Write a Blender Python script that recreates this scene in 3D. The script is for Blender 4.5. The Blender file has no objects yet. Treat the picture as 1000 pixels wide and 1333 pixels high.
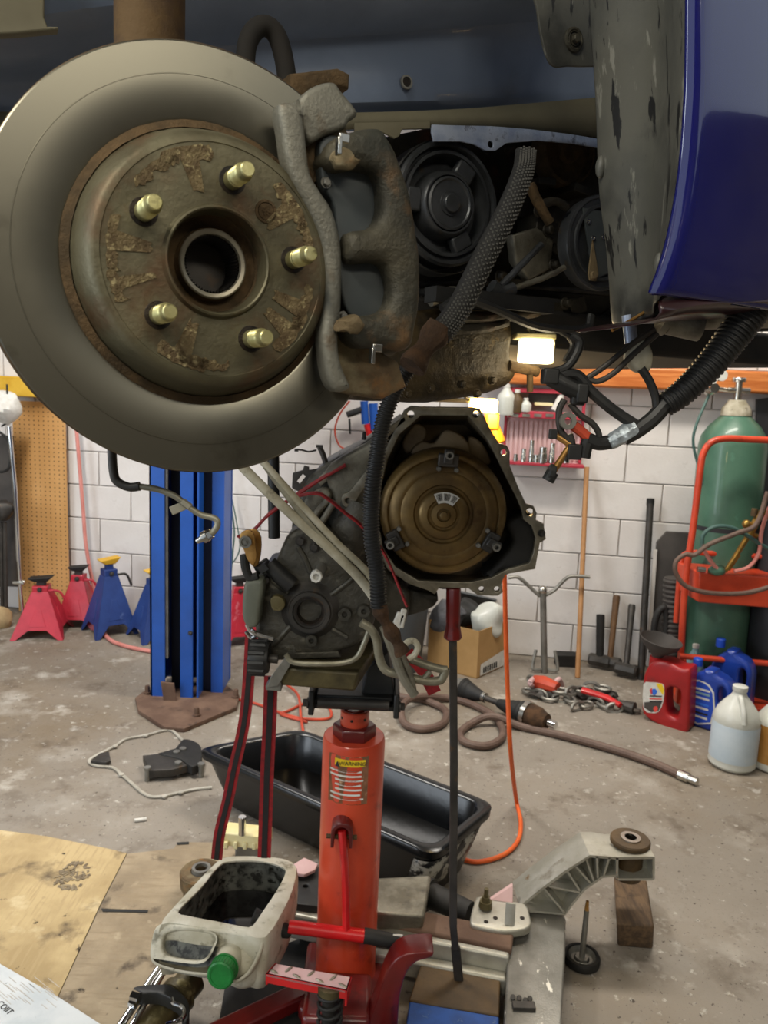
import bpy, bmesh, math, random
from mathutils import Vector, Matrix, noise
random.seed(7)
S = bpy.context.scene
COL = S.collection
R_ = math.radians
V = Vector
Z = V((0, 0, 1))

# ---------------------------------------------------------------- camera, world, light, exposure
PITCH, ROLL, CAM_H, FPX = 9.0, 2.4, 1.45, 1000.0
CAMR = Matrix.Rotation(R_(90 - PITCH), 3, 'X') @ Matrix.Rotation(R_(ROLL), 3, 'Z')
CAMP = V((0, 0, CAM_H))
cd = bpy.data.cameras.new('camera'); cam = bpy.data.objects.new('camera', cd); COL.objects.link(cam)
cd.sensor_fit = 'VERTICAL'; cd.sensor_height = 36.0; cd.lens = 36.0 * FPX / 1333.0
cd.clip_start = 0.05
cam.matrix_world = Matrix.Translation(CAMP) @ CAMR.to_4x4()
cd.dof.use_dof = True; cd.dof.focus_distance = 0.85; cd.dof.aperture_fstop = 14.0
S.camera = cam
S.view_settings.view_transform = 'Standard'; S.view_settings.look = 'None'
S.view_settings.exposure = 0.0; S.view_settings.gamma = 1.0; S.view_settings.use_curve_mapping = False
W = bpy.data.worlds.new('daylight'); S.world = W; W.use_nodes = True
W.node_tree.nodes['Background'].inputs[0].default_value = (0.80, 0.90, 1.0, 1)
W.node_tree.nodes['Background'].inputs[1].default_value = 0.75

def area(name, loc, target, sx, sy, power, col):
    d = bpy.data.lights.new(name, 'AREA'); d.shape = 'RECTANGLE'; d.size = sx; d.size_y = sy
    d.energy = power; d.color = col
    o = bpy.data.objects.new(name, d); COL.objects.link(o); o.location = loc
    o.rotation_euler = (V(target) - V(loc)).to_track_quat('-Z', 'Y').to_euler()
    return o
# ceiling strip lights of the shop, an added rotor light, and daylight from the open bay door behind the camera's left shoulder
area('ceiling_light_front', (-1.1, -0.7, 2.95), (-0.1, 0.9, 1.2), 1.5, 0.3, 42, (1.0, 0.93, 0.78))
area('added_rotor_light', (1.1, -1.7, 2.9), (0.0, 0.6, 1.5), 1.5, 0.3, 21, (1.0, 0.90, 0.72))  # extra lamp added so the upper rotor catches a highlight
area('ceiling_light_back', (0.9, 2.9, 3.15), (0.9, 2.9, 0), 1.5, 0.3, 72, (1.0, 0.93, 0.83))
area('ceiling_light_left', (-1.6, 2.6, 3.15), (-1.6, 2.6, 0), 0.3, 1.5, 86, (1.0, 0.96, 0.90))
area('bay_door_daylight', (-3.4, 0.3, 1.7), (-0.3, 2.6, 0.6), 2.0, 1.8, 70, (0.84, 0.92, 1.0))

# ---------------------------------------------------------------- helpers
def ray(x, y):
    return CAMR @ V(((x - 500) / FPX, -(y - 666.5) / FPX, -1))
def lin(h):
    h = h.lstrip('#'); r = []
    for i in (0, 2, 4):
        c = int(h[i:i + 2], 16) / 255
        r.append(c / 12.92 if c <= .04045 else ((c + .055) / 1.055) ** 2.4)
    return (*r, 1)

class Frame:
    """a plane in the scene: origin o, axes u, v, normal n = u x v"""
    def __init__(s, o, u, v):
        s.o, s.u, s.v = V(o), V(u).normalized(), V(v).normalized(); s.n = s.u.cross(s.v).normalized()
    def px(s, x, y):
        d = ray(x, y); t = s.n.dot(s.o - CAMP) / s.n.dot(d); return CAMP + d * t
    def p2(s, x, y):
        q = s.px(x, y) - s.o; return (q.dot(s.u), q.dot(s.v))
    def at(s, a, b, c=0):
        return s.o + s.u * a + s.v * b + s.n * c
    def off(s, c):
        return Frame(s.o + s.n * c, s.u, s.v)
    def mp(s, pts):
        return [s.p2(*p) for p in pts]
def VP(Y):
    return Frame((0, Y, 0), (1, 0, 0), (0, 0, 1))
def HP(z):
    return Frame((0, 0, z), (1, 0, 0), (0, 1, 0))
def FL(x, y, z=0):
    d = ray(x, y); t = (z - CAM_H) / d.z; return CAMP + d * t
# car frame: O = centre of the brake rotor's outer face, u = forwards, v = up, n = outboard
YAW = R_(28.608)
CO = CAMP + ray(268.37, 347.8) * 0.5584
CF, CN = V((math.cos(YAW), math.sin(YAW), 0)), V((math.sin(YAW), -math.cos(YAW), 0))
CAR = Frame(CO, CF, Z)
def CP(l):
    return CAR.off(l)

def spline(pts, step=None, k=8, closed=False):
    pts = [V(p) for p in pts]; n = len(pts); out = []
    rng = n if closed else n - 1
    for i in range(rng):
        if closed:
            p0, p1, p2, p3 = pts[i - 1], pts[i], pts[(i + 1) % n], pts[(i + 2) % n]
        else:
            p1, p2 = pts[i], pts[i + 1]
            p0 = pts[i - 1] if i else p1 * 2 - p2
            p3 = pts[i + 2] if i + 2 < n else p2 * 2 - p1
        m = max(1, int((p2 - p1).length / step)) if step else k
        for j in range(m):
            t = j / m
            out.append(0.5 * ((2 * p1) + (p2 - p0) * t + (2 * p0 - 5 * p1 + 4 * p2 - p3) * t * t + (3 * p1 - p0 - 3 * p2 + p3) * t ** 3))
    if not closed: out.append(pts[-1])
    return out
def sp2(pts, k=5):
    return [(p.x, p.y) for p in spline([(x, y, 0) for x, y in pts], k=k, closed=True)]

class B:
    def __init__(s): s.bm = bmesh.new()
    def face(s, vs):
        try: return s.bm.faces.new(vs)
        except ValueError: return None
    def ring(s, ps): return [s.bm.verts.new(p) for p in ps]
    def bridge(s, a, b, closed=True):
        n = len(a)
        for i in range(n if closed else n - 1):
            s.face((a[i], a[(i + 1) % n], b[(i + 1) % n], b[i]))
    def poly(s, ps): s.face(s.ring(ps)); return s
    def prism(s, ps, d):
        a = s.ring(ps); b = s.ring([V(p) + V(d) for p in ps]); s.face(a[::-1]); s.face(b); s.bridge(a, b); return s
    def box(s, c, size, M=None):
        c = V(c); x, y, z = [q / 2 for q in size]; M = M or Matrix.Identity(3)
        P = [c + M @ V((i, j, k)) for k in (-z, z) for i, j in ((-x, -y), (x, -y), (x, y), (-x, y))]
        a = s.ring(P[:4]); b = s.ring(P[4:]); s.face(a[::-1]); s.face(b); s.bridge(a, b); return s
    def hexa(s, bot, top):
        a = s.ring(bot); b = s.ring(top); s.face(a[::-1]); s.face(b); s.bridge(a, b); return s
    def tube(s, pts, r, n=10, closed=False, cap=True, flat=1.0, up=None):
        pts = [V(p) for p in pts]; m = len(pts); rings = []; ref = None
        for i, p in enumerate(pts):
            t = (pts[(i + 1) % m] - pts[i - 1]) if closed else (pts[min(i + 1, m - 1)] - pts[max(i - 1, 0)])
            t = t.normalized() if t.length > 1e-9 else Z
            if ref is None: ref = V(up) if up else (V((0, 0, 1)) if abs(t.z) < .9 else V((1, 0, 0)))
            a = (ref - t * ref.dot(t)); a = a.normalized() if a.length > 1e-6 else t.orthogonal().normalized()
            b = t.cross(a); ref = a
            rr = r(i / (m - 1), i) if callable(r) else (r[i] if isinstance(r, (list, tuple)) else r)
            rings.append(s.ring([p + (a * math.cos(w) * flat + b * math.sin(w)) * rr for w in [2 * math.pi * k / n for k in range(n)]]))
        for i in range(m if closed else m - 1): s.bridge(rings[i], rings[(i + 1) % m])
        if cap and not closed: s.face(rings[0][::-1]); s.face(rings[-1])
        return s
    def cyl(s, p0, p1, r0, r1=None, n=20, cap=True):
        return s.tube([p0, p1], [r0, r0 if r1 is None else r1], n, cap=cap)
    def lathe(s, prof, o, ax, n=48, c0=False, c1=False, close=False):
        o, ax = V(o), V(ax).normalized(); a = ax.orthogonal().normalized(); b = ax.cross(a); rs = []
        for t, r in prof:
            rs.append(s.ring([o + ax * t + (a * math.cos(2 * math.pi * k / n) + b * math.sin(2 * math.pi * k / n)) * max(r, 1e-5) for k in range(n)]))
        for i in range(len(rs) - 1): s.bridge(rs[i], rs[i + 1])
        if close: s.bridge(rs[-1], rs[0])
        if c0: s.face(rs[0][::-1])
        if c1: s.face(rs[-1])
        return s
    def ell(s, c, r, M=None, n=16, m=10, f=None):
        c = V(c); M = M or Matrix.Identity(3); r = (r, r, r) if not hasattr(r, '__len__') else r; rs = []
        for i in range(1, m):
            th = math.pi * i / m
            rs.append(s.ring([c + M @ V((r[0] * math.sin(th) * math.cos(w), r[1] * math.sin(th) * math.sin(w), r[2] * math.cos(th))) for w in [2 * math.pi * k / n for k in range(n)]]))
        for i in range(len(rs) - 1): s.bridge(rs[i], rs[i + 1])
        t = s.bm.verts.new(c + M @ V((0, 0, r[2]))); b = s.bm.verts.new(c - M @ V((0, 0, r[2])))
        for k in range(n):
            s.face((t, rs[0][k], rs[0][(k + 1) % n])); s.face((b, rs[-1][(k + 1) % n], rs[-1][k]))
        return s
    def ribbon(s, pts, wd, w, t):
        """flat band along pts; wd = width direction"""
        pts = [V(p) for p in pts]; rs = []
        for i, p in enumerate(pts):
            tg = (pts[min(i + 1, len(pts) - 1)] - pts[max(i - 1, 0)]).normalized()
            d = wd(i / (len(pts) - 1)) if callable(wd) else V(wd); d = (d - tg * d.dot(tg)).normalized(); nn = tg.cross(d)
            rs.append(s.ring([p + d * a * w / 2 + nn * b * t / 2 for a, b in ((-1, -1), (1, -1), (1, 1), (-1, 1))]))
        for i in range(len(rs) - 1): s.bridge(rs[i], rs[i + 1])
        s.face(rs[0][::-1]); s.face(rs[-1]); return s
    def loft(s, rings, c0=True, c1=True):
        rs = [s.ring(r) for r in rings]
        for i in range(len(rs) - 1): s.bridge(rs[i], rs[i + 1])
        if c0: s.face(rs[0][::-1])
        if c1: s.face(rs[-1])
        return s
    def grid(s, rows):
        rs = [s.ring(r) for r in rows]
        for i in range(len(rs) - 1): s.bridge(rs[i], rs[i + 1], False)
        return s
    def plate(s, fr, out, th, holes=(), bev=0.0, px=True, front=0.0, res=2):
        """outline in fr (pixel hits or local 2d), thickness th behind the plane, holes = outlines or (x, y, r_world)"""
        o2 = fr.mp(out) if px else out; loops = [o2]
        for h in holes:
            if len(h) == 3 and not hasattr(h[0], '__len__'):
                x, y = fr.p2(h[0], h[1]) if px else h[:2]
                loops.append([(x + h[2] * math.cos(2 * math.pi * k / 18), y + h[2] * math.sin(2 * math.pi * k / 18)) for k in range(18)])
            else: loops.append(fr.mp(h) if px else list(h))
        cu = bpy.data.curves.new('t', 'CURVE'); cu.dimensions = '2D'; cu.fill_mode = 'BOTH'
        cu.extrude = max(th / 2 - bev, 1e-5); cu.bevel_depth = bev; cu.bevel_resolution = res if bev else 0; cu.offset = -bev
        for lp in loops:
            q = cu.splines.new('POLY'); q.points.add(len(lp) - 1); q.use_cyclic_u = True
            for i, (x, y) in enumerate(lp): q.points[i].co = (x, y, 0, 1)
        ob = bpy.data.objects.new('t', cu); me = ob.to_mesh()
        me.transform(Matrix(((fr.u.x, fr.v.x, fr.n.x, 0), (fr.u.y, fr.v.y, fr.n.y, 0), (fr.u.z, fr.v.z, fr.n.z, 0), (0, 0, 0, 1))))
        me.transform(Matrix.Translation(fr.o + fr.n * (front - th / 2)))
        s.bm.from_mesh(me); ob.to_mesh_clear(); bpy.data.objects.remove(ob); bpy.data.curves.remove(cu); return s
    def bolt(s, c, ax, r, h, washer=True, n=6):
        c, ax = V(c), V(ax).normalized()
        if washer: s.cyl(c, c + ax * h * .25, r * 1.35, n=16)
        s.tube([c, c + ax * h * .85, c + ax * h], [r, r, r * .8], n); return s
    def jit(s, amp, sc=8.0, seed=0):
        for v in s.bm.verts:
            v.co += noise.noise_vector(v.co * sc + V((seed, seed * 2, 0))) * amp
        return s
    def mesh(s, name, ang=35):
        bm = s.bm; bmesh.ops.remove_doubles(bm, verts=bm.verts, dist=2e-5)
        bmesh.ops.recalc_face_normals(bm, faces=bm.faces)
        lim = R_(ang)
        for f in bm.faces: f.smooth = True
        for e in bm.edges:
            if len(e.link_faces) == 2 and e.calc_face_angle(0) > lim: e.smooth = False
        me = bpy.data.meshes.new(name); bm.to_mesh(me); bm.free(); return me
    def build(s, name, m, parent=None, bev=0, label=None, ang=35, sub=0, sol=0):
        o = bpy.data.objects.new(name, s.mesh(name, ang)); COL.objects.link(o)
        o.data.materials.append(m)
        if sol:
            q = o.modifiers.new('s', 'SOLIDIFY'); q.thickness = sol; q.offset = 0
        if sub:
            q = o.modifiers.new('u', 'SUBSURF'); q.levels = q.render_levels = sub
        if bev:
            q = o.modifiers.new('b', 'BEVEL'); q.width = bev; q.segments = 2; q.limit_method = 'ANGLE'; q.angle_limit = R_(40)
        if parent is not None:
            o.parent = parent
            if parent.type == 'EMPTY': o.matrix_parent_inverse = Matrix.Translation(-V(parent.location))
        if label: o['label'] = label
        return o
def thing(name, label, cat, loc, group=None):
    o = bpy.data.objects.new(name, None); COL.objects.link(o); o.location = loc; o.empty_display_size = .05
    return tag(o, label, cat, group)
def tag(o, label, cat, group=None):
    o['label'] = label; o['category'] = cat
    if group: o['group'] = group
    return o
def struct(o):
    o['kind'] = 'structure'; return o
def dup(root, loc, label, rz=None):
    r = root.copy(); COL.objects.link(r); r.location = loc; r['label'] = label
    if rz is not None: r.rotation_euler = (0, 0, rz)
    for ch in list(root.children):
        c = ch.copy(); COL.objects.link(c); c.parent = r; c.matrix_parent_inverse = ch.matrix_parent_inverse.copy()
        for g in list(ch.children):
            d = g.copy(); COL.objects.link(d); d.parent = c
    return r
def text(body, size, fr, a, b, m, parent, name='lettering', rot=0, th=.0003, align='CENTER', c=0.0006):
    cu = bpy.data.curves.new(name, 'FONT'); cu.body = body; cu.size = size; cu.extrude = th; cu.align_x = align; cu.align_y = 'CENTER'
    tob = bpy.data.objects.new('t', cu); me = bpy.data.meshes.new_from_object(tob); bpy.data.objects.remove(tob); me.materials.clear(); me.materials.append(m)
    o = bpy.data.objects.new(name, me); COL.objects.link(o)
    u, v = fr.u * math.cos(rot) + fr.v * math.sin(rot), fr.v * math.cos(rot) - fr.u * math.sin(rot); p = fr.at(a, b, c)
    mw = Matrix(((u.x, v.x, fr.n.x, p.x), (u.y, v.y, fr.n.y, p.y), (u.z, v.z, fr.n.z, p.z), (0, 0, 0, 1)))
    if parent is not None:
        o.parent = parent
        if parent.type == 'EMPTY': o.matrix_parent_inverse = Matrix.Translation(-V(parent.location))
    o.matrix_basis = mw
    return o

def mat(name, a, b=None, s=12, lo=.4, hi=.6, rough=.5, metal=0.0, bump=0.0, bs=90, spots=(), coat=0, rv=0.0, trans=0, emit=None, str_=None, alpha=None):
    m = bpy.data.materials.new(name); m.use_nodes = True; nt = m.node_tree; N = nt.nodes; L = nt.links
    p = N['Principled BSDF']; p.inputs['Roughness'].default_value = rough; p.inputs['Metallic'].default_value = metal
    p.inputs['Coat Weight'].default_value = coat; p.inputs['Transmission Weight'].default_value = trans
    if alpha: p.inputs['Alpha'].default_value = alpha
    if emit: p.inputs['Emission Color'].default_value = lin(emit[0]); p.inputs['Emission Strength'].default_value = emit[1]
    tc = N.new('ShaderNodeTexCoord')
    def nz(scale, det=7, stretch=None, ro=.62):
        q = N.new('ShaderNodeTexNoise'); q.inputs['Scale'].default_value = scale; q.inputs['Detail'].default_value = det; q.inputs['Roughness'].default_value = ro
        src = tc.outputs['Object']
        if stretch:
            mp = N.new('ShaderNodeMapping'); mp.inputs['Scale'].default_value = stretch; L.new(src, mp.inputs[0]); src = mp.outputs[0]
        L.new(src, q.inputs['Vector']); return q
    col = None
    if b:
        q = nz(s, stretch=str_); r = N.new('ShaderNodeValToRGB'); r.color_ramp.elements[0].position = lo; r.color_ramp.elements[1].position = hi
        r.color_ramp.elements[0].color = lin(a); r.color_ramp.elements[1].color = lin(b); L.new(q.outputs['Fac'], r.inputs[0]); col = r.outputs[0]
        if rv:
            mr = N.new('ShaderNodeMapRange'); mr.inputs[1].default_value = lo; mr.inputs[2].default_value = hi
            mr.inputs[3].default_value = rough; mr.inputs[4].default_value = rough + rv
            L.new(q.outputs['Fac'], mr.inputs[0]); L.new(mr.outputs[0], p.inputs['Roughness'])
    else:
        p.inputs['Base Color'].default_value = lin(a)
    for sp in spots:
        q = nz(sp[1], 8, sp[4] if len(sp) > 4 else None, .6); r = N.new('ShaderNodeValToRGB')
        r.color_ramp.elements[0].position = sp[2]; r.color_ramp.elements[1].position = sp[3]
        L.new(q.outputs['Fac'], r.inputs[0]); mx = N.new('ShaderNodeMix'); mx.data_type = 'RGBA'
        L.new(r.outputs[0], mx.inputs[0])
        if col is None: mx.inputs[6].default_value = lin(a)
        else: L.new(col, mx.inputs[6])
        mx.inputs[7].default_value = lin(sp[0]); col = mx.outputs[2]
    if col is not None: L.new(col, p.inputs['Base Color'])
    if bump:
        q = nz(bs, 5); bp = N.new('ShaderNodeBump'); bp.inputs['Strength'].default_value = bump; bp.inputs['Distance'].default_value = .004
        L.new(q.outputs['Fac'], bp.inputs['Height']); L.new(bp.outputs[0], p.inputs['Normal'])
    return m
# ---------------------------------------------------------------- materials
M = {}
M['floor'] = mat('concrete', '837b70', '958d82', 1.6, .35, .65, .55, bump=.5, bs=90, rv=.2, spots=[('73644f', .8, .46, .66), ('6a5f52', 7, .54, .74), ('a8a298', 14, .60, .70), ('a9a399', 2.6, .56, .74), ('594c3e', 5, .60, .74), ('c6c1b6', 30, .62, .70), ('b9b3a8', 4, .60, .72), ('423830', 60, .62, .68), ('4a4038', 9, .68, .74), ('3a322b', 140, .64, .69)])
M['block'] = mat('painted_block', 'd0cbc6', 'dedad6', 3, .35, .65, .7, bump=.25, bs=70, spots=[('a59c92', 2.3, .58, .8), ('958a7d', 14, .68, .78)])
M['mortar'] = mat('mortar', 'b7b1aa', 'c2bcb5', 8, rough=.9)
M['dingy'] = mat('dingy_wall', '6d665c', '7d756a', 2, rough=.85)
M['ceil'] = mat('ceiling_paint', 'b9b5ab', 'c4c0b6', 2, rough=.9)
M['orange_wood'] = mat('varnished_wood', 'b5632a', 'd38345', 6, rough=.4, str_=(.3, 3, 8))
M['yellow'] = mat('yellow_paint', 'c99a1e', 'dcb23a', 5, rough=.5)
M['rotor'] = mat('machined_iron', '6c6a5f', '7d7a6e', 3, rough=.27, metal=.92, rv=.08, spots=[('5c574c', 18, .62, .8)])
M['rust'] = mat('rusty_iron', '7a6a4e', '5f4d36', 22, rough=.78, metal=.3, bump=.35, bs=260, spots=[('8a6238', 40, .56, .7), ('8d8468', 12, .55, .7)])
M['rust_flake'] = mat('flaking_rust', '7c6c4c', '5f4e34', 90, .42, .6, rough=.7, metal=.3, bump=.8, bs=420, spots=[('ab9d74', 190, .57, .66)])
M['hat'] = mat('oily_hub_iron', '625d48', '514b38', 16, rough=.5, metal=.5, bump=.15, bs=200, spots=[('5c4630', 20, .52, .68), ('746f58', 9, .55, .7)])
M['rust_dark'] = mat('dark_rust', '42341f', '5c482d', 40, rough=.85, metal=.2, bump=.5, bs=220)
M['stud'] = mat('yellow_zinc', 'b9b27a', 'cfc994', 60, rough=.38, metal=.8, spots=[('7a7350', 90, .6, .7)])
M['steel'] = mat('bright_steel', 'b8b6ae', 'cbc9c2', 20, rough=.25, metal=1)
M['chrome'] = mat('chrome', 'd5d5d5', rough=.1, metal=1)
M['bore'] = mat('hole_shade_black', '17130f', '2b2119', 60, rough=.45, metal=.4, bump=.3, bs=300)  # near-black stands for shade in holes, bores and around studs
M['caliper'] = mat('caliper_grime', '3b3930', '504b3c', 14, rough=.6, metal=.35, bump=.5, bs=150, spots=[('6b5236', 22, .56, .7), ('33352f', 9, .55, .7)])
M['bracket'] = mat('cast_bracket', '6b6a61', '7f7d72', 12, rough=.55, metal=.5, bump=.3, bs=260, spots=[('5b4a35', 25, .6, .72)])
M['pad'] = mat('pad_backing', '3c4244', '474b4b', 20, rough=.5, metal=.2)
M['blue_grey'] = mat('inner_body_paint', '6d7a90', '7c8aa2', 4, rough=.38, coat=.2, spots=[('5a5a52', 5, .6, .8)])
M['khaki'] = mat('dull_khaki', '5d5846', '6b6652', 6, rough=.7)  # dark khaki for the panel fold, left lip end and upper tray
M['bare_lip'] = mat('scuffed_lip', '8f9bb5', 'a9b3c6', 30, rough=.35, metal=.4, bump=.2, bs=150, spots=[('6d7280', 60, .58, .66)])
M['strut'] = mat('strut_rust', '3f2c1b', '56401f', 26, rough=.8, bump=.3, bs=120)
M['liner'] = mat('liner_plastic', '4a4a44', '57564e', 9, rough=.5, bump=.15, bs=60, spots=[('151514', 62, .585, .61, (1, 1, .16)), ('77766d', 60, .62, .66, (1, 1, .2)), ('2a2a27', 8, .55, .7)])
M['blue'] = mat('blue_car_paint', '101350', '13165c', 2, rough=.10, coat=1.0)
M['black'] = mat('black_plastic', '191919', '242423', 20, rough=.5, bump=.1)
M['rubber'] = mat('black_rubber', '151514', '1f1e1c', 30, rough=.65)
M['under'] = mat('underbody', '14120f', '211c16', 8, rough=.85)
M['engine'] = mat('engine_grime', '3a352b', '242019', 14, rough=.6, metal=.4, bump=.5, bs=60, spots=[('7c7767', 24, .64, .72), ('4a2d1e', 12, .6, .7)])
M['cast'] = mat('cast_aluminium', '8e8a7c', '6d685b', 14, rough=.5, metal=.6, bump=.35, bs=160, spots=[('45403a', 9, .55, .7)])
M['pan_oily'] = mat('oily_pan', '2e2616', '43361d', 9, rough=.5, metal=.2, bump=.8, bs=50, spots=[('17120b', 14, .5, .64), ('5d4d2c', 30, .64, .72)])
M['pulley'] = mat('pulley_iron', '3c3e3f', '55575a', 10, rough=.4, metal=.6, spots=[('5b5040', 30, .62, .7)])
M['loom'] = mat('braided_loom', '121110', '1b1a18', 200, rough=.65, bump=.6, bs=500)
M['stitch'] = mat('loom_stitch', '383733', rough=.6)
M['dirt'] = mat('caked_dirt', '523820', '352312', 30, rough=.9, bump=.8, bs=120)
M['offwhite'] = mat('dirty_white_tape', 'b5af9c', '8f8871', 16, rough=.6, spots=[('6b6350', 40, .6, .7)])
M['pipe'] = mat('dull_pipe', '9a9684', '7d7866', 20, rough=.45, metal=.5)
M['red'] = mat('red_paint', 'c9482a', 'b83a20', 6, rough=.35, coat=.3, spots=[('7c2414', 12, .6, .72), ('d9674a', 20, .68, .74)])
M['valance'] = mat('valance_plastic', '2b1518', '3a1c1e', 6, rough=.3, coat=.3)
M['dark_red'] = mat('dark_red_paint', '6e1512', '561010', 8, rough=.35, coat=.3, spots=[('2c0f0d', 14, .58, .7)])
M['bright_red'] = mat('bright_red', 'd0171b', 'b51216', 10, rough=.35, coat=.3)
M['hose_red'] = mat('red_hose', 'c4492c', 'a93b22', 10, rough=.5)
M['pink_hose'] = mat('faded_red_hose', 'd48a80', 'c77b70', 10, rough=.5)
M['brown_hose'] = mat('brown_hose', '5a463c', '6a564b', 14, rough=.6)
M['orange'] = mat('orange_cord', 'dd5a1d', 'e86a2a', 10, rough=.5)
M['trans'] = mat('dirty_gearbox_alloy', '55524a', '3a3831', 10, rough=.42, metal=.5, bump=.6, bs=90, spots=[('8f8a79', 16, .58, .72), ('1e1c18', 7, .55, .72)])
M['bell_in'] = mat('bell_inside', '8c7a5f', '5f5140', 8, rough=.6, metal=.3, bump=.3, bs=60)
M['flange'] = mat('machined_flange', '9c9686', '7e7869', 30, rough=.4, metal=.7)
M['converter'] = mat('converter_rust', '80673c', '5b482b', 9, rough=.36, metal=.55, rv=.15, spots=[('9c8657', 5, .58, .75), ('4a3018', 18, .6, .72)])
M['label_white'] = mat('label_white', 'd8d6cf', 'c9c6bd', 30, rough=.6)
M['ink'] = mat('ink', '20201f', rough=.7)
M['olive'] = mat('olive_pan', '5d5436', '413a26', 12, rough=.45, metal=.3, bump=.3, bs=80, spots=[('7c7350', 20, .6, .7)])
M['tub'] = mat('black_tub_plastic', '0d0e10', '131517', 6, rough=.26, bump=.12, bs=40, spots=[('2a2e33', 14, .68, .76)])
M['splash'] = mat('white_residue', '0f1012', '141517', 6, rough=.4, spots=[('a9a69b', 22, .50, .54), ('6b685e', 44, .58, .62), ('101010', 30, .6, .63)])
M['jug'] = mat('natural_hdpe', 'c9c5b5', 'b3ad98', 12, rough=.45, rv=.1, spots=[('77725f', 26, .57, .7), ('4a463a', 60, .66, .74)])
M['jug_in'] = mat('oily_and_recess_hdpe', '5e5f58', '3b3b36', 30, .4, .6, rough=.35, spots=[('15150f', 60, .5, .6)])  # oily jug inside; also stands for shade in the handle recess
M['oil'] = mat('used_oil', '070605', rough=.06)
M['green_cap'] = mat('green_cap', '147a32', '0f6628', 30, rough=.4)
M['alu'] = mat('cast_subframe', 'bdbbb0', 'a5a294', 8, rough=.42, metal=.55, bump=.2, bs=180, spots=[('7d7360', 12, .6, .75), ('8a6a42', 20, .66, .76)])
M['alu_scr'] = mat('scratched_plate', '8f8d86', '6f6d66', 6, rough=.42, metal=.5, bump=.2, bs=200, spots=[('e0ddd2', 50, .63, .66, (1, .35, 1)), ('a58d62', 5, .6, .8)])
M['wood_old'] = mat('oily_timber', '4a3a2b', '6a543c', 10, rough=.8, bump=.4, bs=60, str_=(6, 1, 6), spots=[('2b211a', 12, .58, .7)])
M['wood_brown'] = mat('stained_board', '5d4727', '46351d', 8, rough=.6, bump=.3, spots=[('9a7a3a', 10, .66, .74), ('2f2415', 7, .58, .7)])
M['blue_paint'] = mat('blue_board_paint', '1d4f9c', '174284', 20, rough=.6, spots=[('5a7396', 40, .66, .72)])
M['post_blue'] = mat('lift_blue', '1b57b4', '174b9c', 2.5, rough=.4, coat=.2, spots=[('5b6a86', 6, .66, .78), ('5a3b2c', 14, .7, .76)])
M['post_dark'] = mat('lift_channel_shade', '0f1c33', '0a1220', 3, rough=.6)  # darker copy of the post blue, shade painted into the channel
M['rust_plate'] = mat('rusty_plate', '5b4436', '6e5646', 8, rough=.8, bump=.3, bs=90, spots=[('3c2d25', 12, .58, .7)])
M['stand_red'] = mat('jackstand_red', 'c22a3c', 'a91f31', 6, rough=.4, coat=.2, spots=[('d98c98', 9, .66, .76)])
M['stand_blue'] = mat('jackstand_blue', '27427f', '1f3670', 6, rough=.5, spots=[('54699a', 10, .66, .75)])
M['pegboard'] = mat('pegboard', 'bd8c50', 'cb9a5e', 3, rough=.7)
M['card'] = mat('cardboard', 'a5814f', 'b38e5b', 4, rough=.85)
M['card_floor'] = mat('dirty_cardboard', 'bfa97e', 'a8926a', 5, rough=.9, bump=.5, bs=60, spots=[('b09a72', 12, .50, .62, (9, .7, 1)), ('675844', 7, .57, .7), ('40352a', 24, .66, .72), ('cdbb94', 9, .60, .72)])
M['card_grey'] = mat('greyed_cardboard', 'a3937a', '8c7d67', 6, rough=.9, bump=.5, bs=60, spots=[('93836b', 10, .5, .62, (1, 6, 1)), ('574c40', 9, .58, .7), ('b3a48a', 16, .62, .72), ('40372c', 26, .68, .73)])
M['paper'] = mat('print_paper', 'd2d6d8', 'bfc6ca', 7, rough=.7, spots=[('8f9699', 50, .66, .72)])
M['broom'] = mat('broom_wood', 'b98a5c', 'a87a4d', 8, rough=.55)
M['grey_steel'] = mat('grey_steel', '8d8b84', '77756e', 14, rough=.45, metal=.6)
M['dark_steel'] = mat('dark_steel', '3b3936', '4c4844', 14, rough=.5, metal=.5, spots=[('5d4a38', 20, .62, .7)])
M['handle_wood'] = mat('handle_wood', '6f5236', '5a412a', 14, rough=.6)
M['green_tank'] = mat('green_tank', '4a705c', '3e6250', 4, rough=.4, coat=.2, spots=[('5b8a74', 8, .62, .74), ('8a7a5c', 16, .7, .76)])
M['dark_tank'] = mat('dark_tank', '1f2023', '2b2c30', 6, rough=.5)
M['cart_red'] = mat('cart_red', 'd1492b', 'bd3d22', 8, rough=.4, coat=.2, spots=[('8a3420', 16, .63, .72)])
M['brass'] = mat('brass', 'b08d4a', '94743a', 30, rough=.35, metal=.85)
M['jug_red'] = mat('red_jug', 'a81f20', '8f1a1b', 5, rough=.38, spots=[('5d2a26', 8, .64, .75)])
M['blue_bottle'] = mat('blue_bottle', '1e3f9c', '1a3589', 5, rough=.3, coat=.2)
M['blue_cap'] = mat('blue_cap', '1b49b8', rough=.4)
M['yellow_lab'] = mat('yellow_label', 'e5c322', rough=.5)
M['blue_lab'] = mat('blue_label', '2b6ad0', rough=.5)
M['red_lab'] = mat('red_label', 'd8453c', rough=.5)
M['milk'] = mat('milky_plastic', 'cfd0c8', 'c2c4ba', 8, rough=.4, coat=.1)
M['milk_liq'] = mat('pale_liquid', 'b7c6d0', 'c5d1d8', 5, rough=.35)
M['clear'] = mat('clear_plastic', 'd9e2e4', rough=.12, trans=.75)
M['amber'] = mat('amber_fluid', 'b98640', 'a8752f', 8, rough=.3, coat=.3)
M['mint'] = mat('washer_fluid', '8fb0b4', '7d9ea4', 6, rough=.3)
M['grey_panel'] = mat('black_panel', '3a3633', '45403c', 7, rough=.7)
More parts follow.
